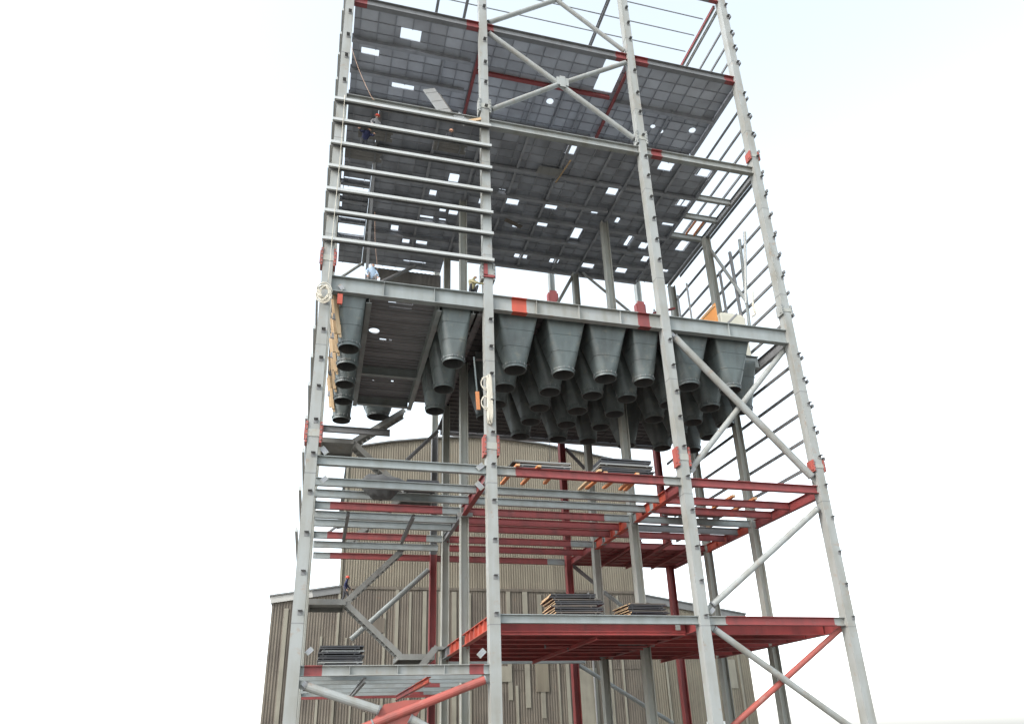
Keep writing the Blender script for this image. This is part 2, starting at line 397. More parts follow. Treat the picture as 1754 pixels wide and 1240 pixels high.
for y in (32.95, 34.75, 36.8): xbeam(21.8, 24.2, y, B_T, .40, .2, [(1, 'grey')])
for x in (22.9, 23.5): ybeam(x, 34.9, 36.6, B_T - .05, .14, .1, [(1, 'timber')], 'floor_joist')
for y in (36.45, 38.0, 39.05, 40.1, 41.75): xbeam(-.5, 1.3, y, B_T - .05, .34, .2, [(1, 'joist')], 'floor_joist')

# level C (hopper deck)
C_T, C_B = 22.03, 21.18
xbeam(XC[0] + e, XC[1] - e, 30.0, C_T, C_T - C_B, .34, [(1, 'grey_b')], stiff=2)
xbeam(XC[1] + e, XC[2] - e, 30.0, C_T, C_T - C_B, .34, [(.11, 'grey'), (.195, 'orange'), (.862, 'grey'), (.935, 'red'), (1, 'grey')], stiff=3)
xbeam(XC[2] + e, 24.0, 30.0, C_T, C_T - C_B, .34, [(1, 'grey_b')], stiff=1)
for x in (1.36, 4.72): ybeam(x, 30.2, 42.0, 21.5, .55, .26, [(1, 'grey_b')])
for y in (37.7, 41.75): xbeam(1.5, 4.6, y, 21.48, .5, .28, [(1, 'grey_b')])
ybeam(XC[1] - .35, 30.2, 42, 21.5, .5, .24, [(1, 'grey_d')])
ybeam(6.42, 30.2, 42, 21.5, .5, .2, [(1, 'grey_b')])
xbeam(6.5, 6.8, 32.2, 21.4, .35, .24, [(1, 'grey_b')]); xbeam(6.5, 6.8, 35.6, 21.4, .35, .24, [(1, 'grey_b')]); xbeam(6.5, 6.8, 38.9, 21.4, .35, .24, [(1, 'grey_b')])
xbeam(21.9, 24.16, 33.0, 22.0, .75, .3, [(1, 'grey_b')])
xbeam(XC[1] + .3, XC[3], 46.3, 21.9, .6, .3, [(1, 'joist')])
ybeam(XC[3], 30.3, 46.3, 21.9, .6, .26, [(1, 'grey_d')])
xbeam(XC[2] + .3, 24.2, 37.4, 21.3, .5, .24, [(1, 'grey_d')]); xbeam(XC[1] + .3, XC[2] - .3, 34.5, 21.3, .45, .24, [(1, 'grey_d')])
# seen below deck C on the left, behind: short beams at the stair
xbeam(-.5, 3.6, 42.1, 19.55, .4, .2, [(1, 'grey_d')])

# level D (open joists)
D_T = 12.97; H_D = .40
xbeam(XC[0] + e, XC[1] - e, 30.0, D_T, H_D, .26, [(1, 'grey_b')])
xbeam(XC[1] + e, XC[2] - e, 30.0, D_T, H_D, .26, [(.10, 'grey'), (.905, 'red'), (1, 'grey')])
xbeam(XC[2] + e, 24.0, 30.0, D_T, H_D, .26, [(1, 'red')])
DJ = [(32.7, 'grey_b', 'grey_b', 'red'), (34.4, 'grey_b', 'grey_b', 'red'), (36.3, 'mix', 'mix2', 'grey_b'), (37.95, 'grey_b', 'red', 'grey_d'), (39.5, 'grey_b', 'red', 'red'), (42.05, 'mix', 'mix2', 'red'), (44.2, 'grey_b', 'red', 'red'), (47.0, 'mix3', 'mix2', 'red')]
SEG = {'mix': [(.10, 'grey_b'), (.86, 'red'), (1, 'grey_b')], 'mix2': [(.83, 'red'), (1, 'grey_b')], 'mix3': [(.14, 'grey_b'), (1, 'red')]}
for y, a, b_, c in DJ:
    for (x0, x1), k in zip(((XC[0] + .2, XC[1] - .1), (XC[1] + .1, XC[2] - .1), (XC[2] + .1, 24.18)), (a, b_, c)):
        xbeam(x0, x1, y, D_T - .03, .38, .2, SEG.get(k, [(1, k)]), 'floor_joist')
ybeam(XC[1] - .05, 30.3, 36.1, D_T - .02, .52, .26, [(.1, 'grey'), (1, 'red')], stiff=2)
ybeam(XC[1] - .05, 36.5, 41.9, D_T - .02, .40, .2, [(1, 'grey_d')])
ybeam(XC[2] - .05, 30.3, 36.1, D_T - .02, .55, .28, [(.28, 'red'), (.55, 'orange'), (.62, 'grey_b'), (.93, 'orange'), (1, 'grey_b')], stiff=3)  # orange runs put the light on the left-facing web into the paint
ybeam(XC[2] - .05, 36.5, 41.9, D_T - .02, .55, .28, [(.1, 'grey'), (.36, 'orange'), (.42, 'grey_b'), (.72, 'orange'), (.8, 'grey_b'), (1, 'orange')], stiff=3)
ybeam(XC[2] - .05, 42.3, 46.6, D_T - .02, .45, .24, [(1, 'red')])
ybeam(XC[3], 30.3, 36.1, D_T - .02, .5, .26, [(1, 'red')])
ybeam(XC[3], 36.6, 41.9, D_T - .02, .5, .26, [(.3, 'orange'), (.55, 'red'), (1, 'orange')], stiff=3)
ybeam(XC[3], 42.3, 46.9, D_T - .02, .5, .26, [(1, 'red')])
for x in (1.2, 4.5): ybeam(x, 36.5, 42.0, D_T - .42, .2, .16, [(1, 'grey_d')])
for x in (18.6, 20.6, 22.5): ybeam(x, 39.6, 46.8, D_T - .42, .2, .16, [(1, 'red')])

# level E
xbeam(XC[0] + e, XC[1] - e, 30.0, 4.48, .38, .26, [(.02, 'grey_b'), (.11, 'red'), (.89, 'grey'), (.97, 'red'), (1, 'grey_b')], stiff=3)
for y, k in ((32.0, 'grey_b'), (34.0, 'grey_b'), (36.6, 'gr'), (39.5, 'grey_b'), (42.1, 'gr'), (44.6, 'red')):
    xbeam(XC[0] + .2, XC[1] - .1, y, 4.45, .36, .2, [(.76, 'grey_b'), (.86, 'red'), (1, 'grey_b')] if k == 'gr' else [(1, k)], 'floor_joist')
ybeam(2.0, 30.3, 42, 4.06, .2, .12, [(1, 'grey_d')]); ybeam(4.5, 30.3, 42, 4.06, .24, .16, [(.4, 'orange'), (1, 'red')])
xbeam(XC[1] + e, XC[2] - e, 30.0, 6.46, .36, .26, [(1, 'grey_b')])
xbeam(XC[2] + e, 24.0, 30.0, 6.46, .38, .26, [(.13, 'grey'), (.93, 'red'), (1, 'grey')])
for y in (31.5, 33.0, 34.6, 36.3, 38.2, 40.1, 42.1):
    xbeam(XC[1] + .1, XC[2] - .1, y, 6.44, .62, .24, [(1, 'red_l')] if y != 36.3 else [(.85, 'red_l'), (1, 'grey_b')], 'floor_joist')
    xbeam(XC[2] + .1, 23.95, y, 6.44, .58, .24, [(1, 'red_l')], 'floor_joist')
xbeam(XC[1] + .1, XC[2] - .3, 44.6, 6.30, .40, .3, [(1, 'grey_b')], 'floor_joist')
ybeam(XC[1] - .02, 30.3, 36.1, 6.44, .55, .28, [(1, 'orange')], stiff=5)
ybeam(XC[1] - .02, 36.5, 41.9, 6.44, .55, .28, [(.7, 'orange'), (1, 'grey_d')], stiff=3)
ybeam(XC[2], 30.3, 36.1, 6.42, .55, .28, [(1, 'red')], stiff=3); ybeam(XC[2], 36.5, 41.9, 6.42, .55, .28, [(.9, 'red'), (1, 'orange')], stiff=3)
ybeam(XC[3] - .22, 30.3, 41.9, 6.42, .55, .28, [(1, 'red')])
for x in (12.2, 20.2): ybeam(x, 31.6 if x < 15 else 34.5, 42, 5.80, .16, .12, [(1, 'red_l')])
xbeam(XC[1] + .3, XC[2] - .3, 31.2, 5.95, .16, .12, [(1, 'red_l')], 'floor_joist')
for x0, x1, y, z in ((10.9, 16.2, 35.2, 5.78), (12.2, 16.2, 35.6, 5.70)):
    b = MB(); b.tube([(x0, y, z), (x1, y, z)], .06, 'red', 10); b.tube([(x0 - .04, y, z), (x0, y, z)], .1, 'grey_d', 10); part(b, 'tie_rod', tower)
for x, y, z in ((14.4, 36.1, 6.2), (15.6, 33.9, 6.15), (13.6, 39.9, 6.2), (19.2, 33.9, 6.15), (20.6, 36.1, 6.2), (16.0, 31.3, 6.15), (12.6, 41.9, 6.2), (18.2, 38.0, 6.2)):
    b = MB(); b.box((x - .12, y - .17, z - .14), (x + .12, y - .155, z + .16), 'grey'); part(b, 'end_plate', tower)

# ---- sheeted decks with real openings
def deck(x0, x1, y0, y1, z, k, holes=(), circ=(), gx=1.02, gy=.74, rib=.06, th=.07, ribk='joist', label=None):
    b = MB()
    hs_ = list(holes) + [(cx - r * 1.12, cy - r * 1.12, cx + r * 1.12, cy + r * 1.12) for cx, cy, r in circ]
    def cuts(a, c, idx, step):
        s = {round(a, 3), round(c, 3)}
        for h in hs_:
            for i in idx:
                if a < h[i] < c: s.add(round(h[i], 3))
        return sorted(s)
    xs, ys = cuts(x0, x1, (0, 2), gx), cuts(y0, y1, (1, 3), gy)
    def solid(i, j):
        if i < 0 or j < 0 or i >= len(xs) - 1 or j >= len(ys) - 1: return False
        cx, cy = (xs[i] + xs[i+1]) / 2, (ys[j] + ys[j+1]) / 2
        return not any(h[0] < cx < h[2] and h[1] < cy < h[3] for h in hs_)
    for i in range(len(xs) - 1):
        for j in range(len(ys) - 1):
            if not solid(i, j): continue
            a, c, d, f = xs[i], xs[i+1], ys[j], ys[j+1]
            b.add([(a, d, z), (c, d, z), (c, f, z), (a, f, z)], [(0, 3, 2, 1)], k)
            b.add([(a, d, z + th), (c, d, z + th), (c, f, z + th), (a, f, z + th)], [(0, 1, 2, 3)], k)
            for (ii, jj), (p, q) in (((i-1, j), ((a, f), (a, d))), ((i+1, j), ((c, d), (c, f))), ((i, j-1), ((a, d), (c, d))), ((i, j+1), ((c, f), (a, f)))):
                if not solid(ii, jj):
                    b.add([(p[0], p[1], z), (q[0], q[1], z), (q[0], q[1], z + th), (p[0], p[1], z + th)], [(0, 1, 2, 3)], k)
    for cx, cy, r in circ:
        n = 32; R_ = r * 1.12; out, inn = [], []
        for q in range(n):
            t = 2 * math.pi * q / n; cc, ss = math.cos(t), math.sin(t); mm = max(abs(cc), abs(ss))
            out.append((cx + R_ * cc / mm, cy + R_ * ss / mm)); inn.append((cx + r * cc, cy + r * ss))
        for q in range(n):
            w = (q + 1) % n
            for zz in (z, z + th):
                b.add([(*out[q], zz), (*out[w], zz), (*inn[w], zz), (*inn[q], zz)], [(0, 1, 2, 3)], k)
            b.add([(*inn[q], z), (*inn[w], z), (*inn[w], z + th), (*inn[q], z + th)], [(0, 1, 2, 3)], k)
    # ribs under the sheets, broken at the openings
    def spans(a, c, blocks):
        cur = a; res = []
        for s, t in sorted(blocks):
            if s > cur: res.append((cur, min(s, c)))
            cur = max(cur, t)
        if cur < c: res.append((cur, c))
        return [r for r in res if r[1] - r[0] > .05]
    x = math.ceil(x0 / gx) * gx
    while x < x1 - .05:
        for s, t in spans(y0, y1, [(h[1], h[3]) for h in hs_ if h[0] - .05 < x < h[2] + .05]):
            b.box((x - .022, s + .003, z - rib), (x + .022, t - .003, z - .001), ribk)
        x += gx
    y = math.ceil(y0 / gy) * gy
    while y < y1 - .05:
        for s, t in spans(x0, x1, [(h[0], h[2]) for h in hs_ if h[1] - .05 < y < h[3] + .05]):
            b.box((s + .004, y - .02, z - rib * .8), (t - .004, y + .02, z - .002), ribk)
        y += gy
    return part(b, 'deck', tower, label, recalc=False)

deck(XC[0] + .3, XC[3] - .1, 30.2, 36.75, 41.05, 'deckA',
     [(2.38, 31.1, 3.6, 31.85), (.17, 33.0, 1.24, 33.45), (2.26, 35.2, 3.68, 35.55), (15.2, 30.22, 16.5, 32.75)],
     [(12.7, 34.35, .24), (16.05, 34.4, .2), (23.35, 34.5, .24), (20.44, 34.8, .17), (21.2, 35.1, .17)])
BH = [(5.96, 34.3, 6.49, 34.75), (5.88, 37.35, 6.2, 37.6), (6.5, 37.3, 7.0, 37.75), (4.73, 38.5, 5.52, 38.75), (6.0, 38.55, 6.35, 38.75), (4.84, 41.15, 5.5, 41.25), (9.2, 34.95, 9.55, 35.1),
      (9.86, 35.3, 10.63, 35.95), (12.45, 35.3, 13.2, 35.8), (12.4, 37.08, 13.1, 37.6), (14.98, 37.12, 15.6, 38.35), (11.85, 40.7, 12.7, 41.3), (14.5, 41.0, 15.1, 41.35), (17.0, 40.85, 17.8, 41.4), (19.55, 40.75, 20.4, 41.45),
      (15.9, 33.05, 16.5, 33.65), (15.62, 35.27, 16.0, 35.6), (12.2, 30.5, 12.75, 30.9), (19.05, 37.15, 19.35, 38.35), (18.2, 30.5, 19.0, 30.9), (20.7, 30.5, 21.55, 30.85), (20.75, 33.25, 21.05, 33.65), (21.2, 33.25, 21.55, 33.65), (20.75, 35.28, 21.5, 35.65),
      (17.5, 35.9, 17.7, 36.15), (3.0, 39.9, 3.4, 40.2), (5.0, 36.0, 5.35, 36.2), (3.9, 41.2, 4.3, 41.35), (10.9, 37.9, 11.2, 38.1), (8.2, 36.1, 8.6, 36.3), (18.7, 33.6, 18.9, 33.9), (20.2, 38.0, 20.7, 38.4), (21.0, 39.4, 21.4, 39.8)]
BH = [(a - .04, c - .02, d + .04, f + .26) for a, c, d, f in BH]
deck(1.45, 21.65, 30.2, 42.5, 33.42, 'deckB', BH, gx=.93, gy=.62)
deck(21.75, 24.2, 36.9, 42.4, 33.42, 'deckB', [(22.85, 37.2, 23.55, 38.3), (22.9, 40.6, 23.5, 40.9)], gx=.93, gy=.62)
deck(XC[0] + .35, 1.3, 30.2, 44.7, 33.42, 'deckB', [(-.27, 35.95, 1.25, 36.12), (-.28, 36.75, 1.25, 37.35), (-.3, 39.25, 1.25, 39.85), (-.32, 40.35, 1.25, 41.6)], gx=.93, gy=.62)
deck(1.45, 7.0, 42.51, 44.5, 33.40, 'deckB', [(4.2, 43.5, 5.8, 43.65)], gx=.93, gy=.62)
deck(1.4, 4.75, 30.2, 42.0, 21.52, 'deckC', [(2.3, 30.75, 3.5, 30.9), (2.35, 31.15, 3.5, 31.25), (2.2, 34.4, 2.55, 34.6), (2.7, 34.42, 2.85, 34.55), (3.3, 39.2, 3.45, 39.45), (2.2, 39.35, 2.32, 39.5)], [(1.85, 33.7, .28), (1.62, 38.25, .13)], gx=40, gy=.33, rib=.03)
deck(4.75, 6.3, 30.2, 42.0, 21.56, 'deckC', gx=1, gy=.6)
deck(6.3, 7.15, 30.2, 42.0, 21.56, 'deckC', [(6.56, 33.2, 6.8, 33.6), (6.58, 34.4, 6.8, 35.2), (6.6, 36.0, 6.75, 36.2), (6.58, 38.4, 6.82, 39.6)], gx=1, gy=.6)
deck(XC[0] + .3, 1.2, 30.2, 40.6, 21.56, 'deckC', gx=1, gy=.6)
deck(7.15, 22.2, 30.2, 46.2, 21.56, 'deck_shade', gx=1, gy=.6, ribk='deck_shade')
deck(22.2, 24.2, 33.2, 46.2, 21.56, 'deck_shade', gx=1, gy=.6, ribk='deck_shade')
deck(XC[2] + .2, 24.1, 42.3, 46.9, 12.62, 'red', gx=1.2, gy=.9, ribk='red', label='red-primed floor plate')
deck(18.4, 22.0, 34.6, 36.2, 12.99, 'sheet_m', gx=1.2, gy=.9)
deck(XC[1] + .2, XC[2] - .2, 31.0, 42.0, 6.46, 'red_l', gx=1.2, gy=1.6, ribk='red_l', label='red-primed floor plate')
deck(XC[2] + .2, 23.3, 31.0, 36.0, 6.46, 'red_l', gx=1.2, gy=1.6, ribk='red_l', label='red-primed floor plate')
deck(XC[2] + .2, 23.3, 36.5, 42.0, 6.46, 'red_l', gx=1.2, gy=1.6, ribk='red_l', label='red-primed floor plate')

# ---- braces
def pipe(p, q, r=.15, k='grey', ends='grey', label=None, cap=True, name='brace'):
    b = MB(); b.tube([p, q], r, k, 14)
    if cap:
        P, Q = Vector(p), Vector(q); d = (Q - P).normalized()
        for c, s in ((P, -1), (Q, 1)):
            b.obox(c + d * s * .002, c + d * s * .42, .03, r * 1.7, ends, upv=(0, 0, 1) if abs(d.z) < .9 else (1, 0, 0))
            b.tube([c - d * s * .03, c + d * s * .03], r * 1.12, 'grey_d', 14)
    return part(b, name, tower, label)
FY = 30.0
pipe((7.55, FY, 40.65), (16.25, FY, 34.35), .155); pipe((7.55, FY - .02, 34.55), (11.75, FY - .02, 37.57), .145, cap=False); pipe((12.1, FY - .02, 37.8), (16.3, FY - .02, 40.6), .145, cap=False)
b = MB(); b.box((11.55, FY - .18, 37.4), (12.3, FY - .155, 38.0), 'grey'); b.box((11.75, FY - .2, 37.25), (12.1, FY - .181, 38.1), 'grey'); part(b, 'gusset_plate', tower)
pipe((7.5, FY, 41.6), (16.3, FY, 48.3), .145); pipe((12.0, FY - .04, 44.95), (16.3, FY - .04, 41.6), .135, cap=False); pipe((7.5, FY - .04, 48.3), (11.6, FY - .04, 45.2), .135, cap=False)
pipe((17.15, FY, 20.85), (23.85, FY, 13.5), .19)
pipe((17.3, FY + .36, 13.6), (23.9, FY + .36, 20.9), .15)
pipe((17.25, FY, 6.95), (23.8, FY, 11.75), .15); pipe((17.2, FY, 5.9), (23.8, FY, 1.33), .15)
pipe((16.95, FY + .32, 1.47), (23.95, FY + .32, 5.95), .13, 'brick', 'brick', 'red pipe brace', cap=False)
pipe((-.2, FY, 3.75), (2.55, FY, 2.85), .17)
pipe((2.35, FY, 2.36), (6.7, FY, 3.9), .17, 'brick', 'grey', 'red pipe brace')
pipe((-.2, FY, 1.45), (2.35, FY, 2.36), .17, 'brick', 'brick', 'red pipe brace', cap=False)
pipe((3.75, FY + .02, 2.52), (6.8, FY + .02, 0.9), .17)
b = MB(); b.add([(2.75, FY - .02, 3.05), (3.5, FY - .02, 3.18), (4.4, FY - .02, 3.2), (3.7, FY - .02, 2.2), (2.9, FY - .02, 1.7), (2.2, FY - .02, 2.3),
                 (2.75, FY + .02, 3.05), (3.5, FY + .02, 3.18), (4.4, FY + .02, 3.2), (3.7, FY + .02, 2.2), (2.9, FY + .02, 1.7), (2.2, FY + .02, 2.3)],
                [(0, 1, 2, 3, 4, 5), (11, 10, 9, 8, 7, 6)] + [(i, (i + 1) % 6, (i + 1) % 6 + 6, i + 6) for i in range(6)], 'brick')
part(b, 'gusset_plate', tower, 'large red gusset plate')
# white and striped gusset brackets at the columns
def bracket(x, y, z, s, ang, k2='red'):
    b = MB()
    s *= .74; k2 = 'joist'
    a = math.radians(ang); d = Vector((math.cos(a), 0, math.sin(a))); n = Vector((-d.z, 0, d.x))
    c = Vector((x, y, z))
    b.obox(c - d * s / 2, c + d * s / 2, .03, s * .62, 'grey', upv=n)
    for i in (-1, 0, 1):
        b.obox(c - d * s * .3 + n * i * s * .22 + Vector((0, -.018, 0)), c + d * s * .34 + n * i * s * .22 + Vector((0, -.018, 0)),   .006, s * .16, k2, upv=n)
    part(b, 'gusset_plate', tower, 'pale bracket with dark bars')
for x, z, s, an, k2 in ((-.18, 13.2, .5, -50, 'red'), (-.1, 11.9, .45, 45, 'red'), (6.6, 12.9, .5, 40, 'red'), (6.55, 12.0, .55, -45, 'grey_d'), (-.15, 5.0, .4, 45, 'red'), (6.55, 4.9, .5, 45, 'joist'), (-.22, 3.8, .42, -40, 'joist'), (.02, 21.45, .42, -50, 'joist'), (17.05, 20.9, .4, -45, 'joist'), (17.15, 13.4, .42, 50, 'joist'), (17.15, 6.7, .4, 45, 'red')):
    bracket(x, FY - .1, z, s, an, k2)
# inner braces, rear planes
RY = 46.8
pipe((2.15, RY, 7.6), (6.8, RY, 11.95), .16, 'grey_b', cap=False); pipe((16.7, RY, 6.0), (22.9, RY, 2.35), .13, 'grey_b', cap=False); pipe((18.8, RY, 10.75), (20.6, RY, 9.4), .13, 'grey_b', cap=False)
pipe((16.7, RY, 21.1), (18.1, RY, 19.6), .13, 'grey_d', cap=False); pipe((16.7, RY, 12.5), (18.2, RY, 11.3), .13, 'grey_d', cap=False)
pipe((0.0, 42.1, 30.35), (1.25, 42.1, 31.6), .1, 'grey', cap=False); pipe((2.6, 42.1, 30.3), (4.9, 42.1, 32.0), .13, 'grey_d', cap=False)
pipe((15.0, 42.1, 30.1), (16.4, 42.1, 32.8), .12, 'grey', cap=False); pipe((17.2, 42.1, 33.3), (21.6, 42.1, 29.6), .1, 'grey', cap=False)
pipe((.3, 42.1, 12.9), (1.25, 42.1, 13.7), .08, 'grey_d', cap=False); pipe((4.7, 42.3, 17.7), (6.6, 42.3, 19.8), .12, 'grey_d', cap=False)
# right-hand face braces and posts
pipe((24.3, 36.0, 31.9), (24.3, 33.3, 26.2), .11, 'grey', cap=False); pipe((24.45, 33.0, 30.6), (24.45, 33.6, 24.5), .1, 'grey_b', cap=False)
pipe((24.2, 32.0, 30.4), (24.2, 33.2, 25.9), .09, 'galv', cap=False)
for x, y, z0, z1, r in ((24.1, 35.2, 22.1, 29.6, .09), (24.35, 34.1, 22.2, 30.4, .11), (20.3, 33.2, 22.0, 26.8, .06), (21.0, 35.6, 22.0, 27.6, .06), (21.9, 33.2, 22.0, 25.4, .07)):
    b = MB(); b.tube([(x, y, z0), (x, y, z1)], r, 'grey_d', 8); part(b, 'post', tower)
b = MB(); b.obox((1.32, 32.6, 33.2), (1.42, 37.6, 22.0), .16, .2, 'grey_d'); part(b, 'post', tower)
# thin rear deck edge and hanging sheets under deck B (left rear)
b = MB()
for i in range(34):
    x = 1.9 + i * .15
    zb = max(30.0, 33.0 - (x - 1.9) * 1.45) + .12 * math.sin(i * 2.3)
    if 4.75 < x < 5.75: zb = 31.7 + .25 * abs(x - 5.2)
    if zb < 32.85: b.box((x, 44.2 + (.04 if i % 2 else 0), zb), (x + .152, 44.23 + (.04 if i % 2 else 0), 32.95), 'sheet_h')
for x0, x1, z0, z1 in ((4.6, 5.0, 30, 31.0), (5.3, 5.9, 30, 31.1)): b.box((x0, 44.28, z0), (x1, 44.31, z1), 'sheet_h')
part(b, 'wall_sheeting', tower, 'ragged sheeting hung below the upper deck')

# ---- girts
for z in (32.78, 31.33, 29.8, 28.26, 26.82, 25.47, 23.83):
    b = MB()
    x0, x1 = -1.02, 7.36
    b.box((x0, 29.42, z - .085), (x1, 29.45, z + .075), 'galv')
    b.box((x0, 29.45, z - .085), (x1, 29.53, z - .065), 'galv')
    b.box((x0, 29.45, z + .065), (x1, 29.74, z + .085), 'grey_d')  # duller grey puts the shade of the underside into the girt
    b.box((x0, 29.715, z - .04), (x1, 29.74, z + .064), 'grey_d')
    part(b, 'girt', tower)
for z in CLEATS:
    if z < 8.5: continue
    y1 = 36.0 if z < 21 else 41.8
    b = MB(); b.obox((-1.02, 29.75, z + .1), (-1.02, y1, z + .1), .10, .18, 'galv'); part(b, 'girt', tower)
# right face girts: near end of each stops where it has been hung so far
GR = [(47.0, 29.7, 35.4), (45.35, 29.7, 35.6), (43.9, 29.7, 35.8), (42.55, 29.7, 36), (39.4, 29.7, 41), (37.85, 29.7, 41), (36.25, 29.7, 41), (34.9, 29.7, 41), (33.3, 29.7, 41), (31.8, 29.7, 42), (30.1, 29.7, 42), (28.7, 29.7, 44), (27.2, 29.7, 46), (25.9, 29.7, 46.6), (24.5, 29.7, 46.6), (23.0, 29.7, 46.6),
      (20.3, 29.7, 46.6), (18.85, 29.7, 46.6), (17.4, 29.7, 46.6), (15.9, 29.7, 46.6), (14.4, 29.7, 46.6)]
for z, y0, y1 in GR:
    b = MB(); b.obox((24.62, y0, z), (24.62, y1, z), .09, .17, 'grey_d'); part(b, 'girt', tower)

# ------------------------------------------------------------------ hoppers
def sq_round(cx, cy, w, l, rr, z, n=10):
    """rounded rectangle loop of 4n points"""
    pts = []
    for q in range(4):
        sx, sy = ((1, 1), (-1, 1), (-1, -1), (1, -1))[q]
        for i in range(n):
            t = math.pi / 2 * (q + i / (n - 1))
            pts.append(Vector((cx + sx * (w / 2 - rr) + rr * math.cos(t), cy + sy * (l / 2 - rr) + rr * math.sin(t), z)))
    return pts
def make_hopper(w, l, d, hgt, side=False):
    root = empty('hopper')
    b = MB()
    b.loft([sq_round(0, 0, w, l, .06, 0), sq_round(0, 0, w, l, .06, -.16), sq_round(0, 0, w - (w - d) * .9, l - (l - d) * .9, d * .42, -hgt * .90), sq_round(0, 0, d, d, d * .499, -hgt)], 'hopper')
    for zz in (.36, .68):                     # welded stiffening bands
        f_ = (zz * hgt - .16) / (hgt * .90 - .16)
        ww, ll, rr = w - (w - d) * .9 * f_, l - (l - d) * .9 * f_, .06 + (d * .42 - .06) * f_
        b.loft([sq_round(0, 0, ww + .002, ll + .002, rr, -zz * hgt), sq_round(0, 0, ww + .028, ll + .028, rr, -zz * hgt), sq_round(0, 0, ww + .026, ll + .026, rr, -zz * hgt - .03), sq_round(0, 0, ww - .012, ll - .012, rr, -zz * hgt - .03)], 'hopper')
    part(b, 'cone', root, recalc=False)
    c = MB()
    c.loft([sq_round(0, 0, d + .08, d + .08, (d + .08) * .499, -hgt - .005), sq_round(0, 0, d + .08, d + .08, (d + .08) * .499, -hgt - .07), sq_round(0, 0, d + .02, d + .02, (d + .02) * .499, -hgt - .07), sq_round(0, 0, d + .02, d + .02, (d + .02) * .499, -hgt - .22), sq_round(0, 0, d - .04, d - .04, (d - .04) * .499, -hgt - .22), sq_round(0, 0, d - .06, d - .06, (d - .06) * .499, -hgt + .05)], 'hopper')
    c.loft([sq_round(0, 0, d - .065, d - .065, (d - .065) * .499, -hgt - .20), sq_round(0, 0, d - .10, d - .10, (d - .10) * .499, -hgt + .8)], 'hopper_in', cap1=True)  # darker inner face of the outlet, closed at the top
    for i in range(14):
        t = 2 * math.pi * i / 14; r_ = d / 2 + .045
        c.tube([(r_ * math.cos(t), r_ * math.sin(t), -hgt - .10), (r_ * math.cos(t), r_ * math.sin(t), -hgt + .03)], .016, 'grey_d', 6)
    part(c, 'outlet_collar', root)
    if side:  # tan strips added to show the bright, lit left face
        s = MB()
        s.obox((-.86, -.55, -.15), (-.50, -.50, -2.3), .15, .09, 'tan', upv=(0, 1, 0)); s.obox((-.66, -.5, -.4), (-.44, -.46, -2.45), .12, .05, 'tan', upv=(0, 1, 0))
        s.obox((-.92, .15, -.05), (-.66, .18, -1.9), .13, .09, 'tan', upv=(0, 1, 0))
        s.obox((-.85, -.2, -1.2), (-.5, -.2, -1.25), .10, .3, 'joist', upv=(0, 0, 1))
        part(s, 'lit_side_strip', root, 'tan strips standing in for the lit hopper side')
    return root
def copy_tree(o, parent=None):
    c = o.copy(); COL.objects.link(c)
    if parent: c.parent = parent
    for ch in list(o.children): copy_tree(ch, c)
    return c

proto = make_hopper(2.08, 1.92, 1.12, 2.66)
slim = make_hopper(1.5, 1.86, 1.06, 2.66)
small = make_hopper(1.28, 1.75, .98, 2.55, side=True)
TOPZ = 21.54
rows = [31.3, 33.35, 35.4, 37.35, 39.6]
ORD = ['front', 'second', 'third', 'fourth', 'rearmost']
used = set()
def place(src, x, y, label, group):
    o = src if src.name not in used else copy_tree(src)
    used.add(src.name); used.add(o.name)
    o.location = (x, y, TOPZ)
    tag(o, label, 'hopper', group)
GM, GL = 'hoppers hanging in rows below the middle deck', 'narrow hoppers in a file beside the left corner column'
cols_mid = [(8.75, 'first'), (11.3, 'second'), (13.6, 'third'), (15.75, 'fourth')]
for r, y in enumerate(rows):
    for i, (x, nm) in enumerate(cols_mid):
        if r == 4 and i == 0: continue
        src = slim if i == 3 else proto
        lead = 'wide grey-green hopper' if i != 3 else 'slimmer grey-green hopper'
        place(src, x + (0 if r == 0 else random.uniform(-.12, .12)), y, f'{lead}, {nm} right of the middle column, {ORD[r]} row', GM)
    for i, (x, nm) in enumerate(((18.35, 'first'), (20.85, 'second'), (23.0, 'third'))):
        if (i == 2 and r == 0) or (i == 0 and r == 3): continue
        place(proto if i < 2 else slim, x, y + (.25 if r else 0), f'grey-green hopper, {nm} right of the braced right-hand column, {ORD[r]} row', GM)
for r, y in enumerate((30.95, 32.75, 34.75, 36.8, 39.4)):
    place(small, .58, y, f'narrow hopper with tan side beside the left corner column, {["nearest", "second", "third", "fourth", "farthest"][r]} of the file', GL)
place(slim, 5.6, 31.2, 'grey hopper alone left of the middle column, in the front row', GM)
place(slim, 5.62, 34.1, 'grey hopper left of the middle column, in the middle of its short file', GM)
place(slim, 5.6, 36.9, 'grey hopper left of the middle column, at the back of its short file', GM)
place(slim, 2.9, 43.4, 'dark hopper showing against white sky under the left bay', GM)
_h = [o for o in COL.objects if o.get('label') == 'dark hopper showing against white sky under the left bay'][0]
_h.scale = (1.25, 1.1, .42); _h.location.z = 22.15

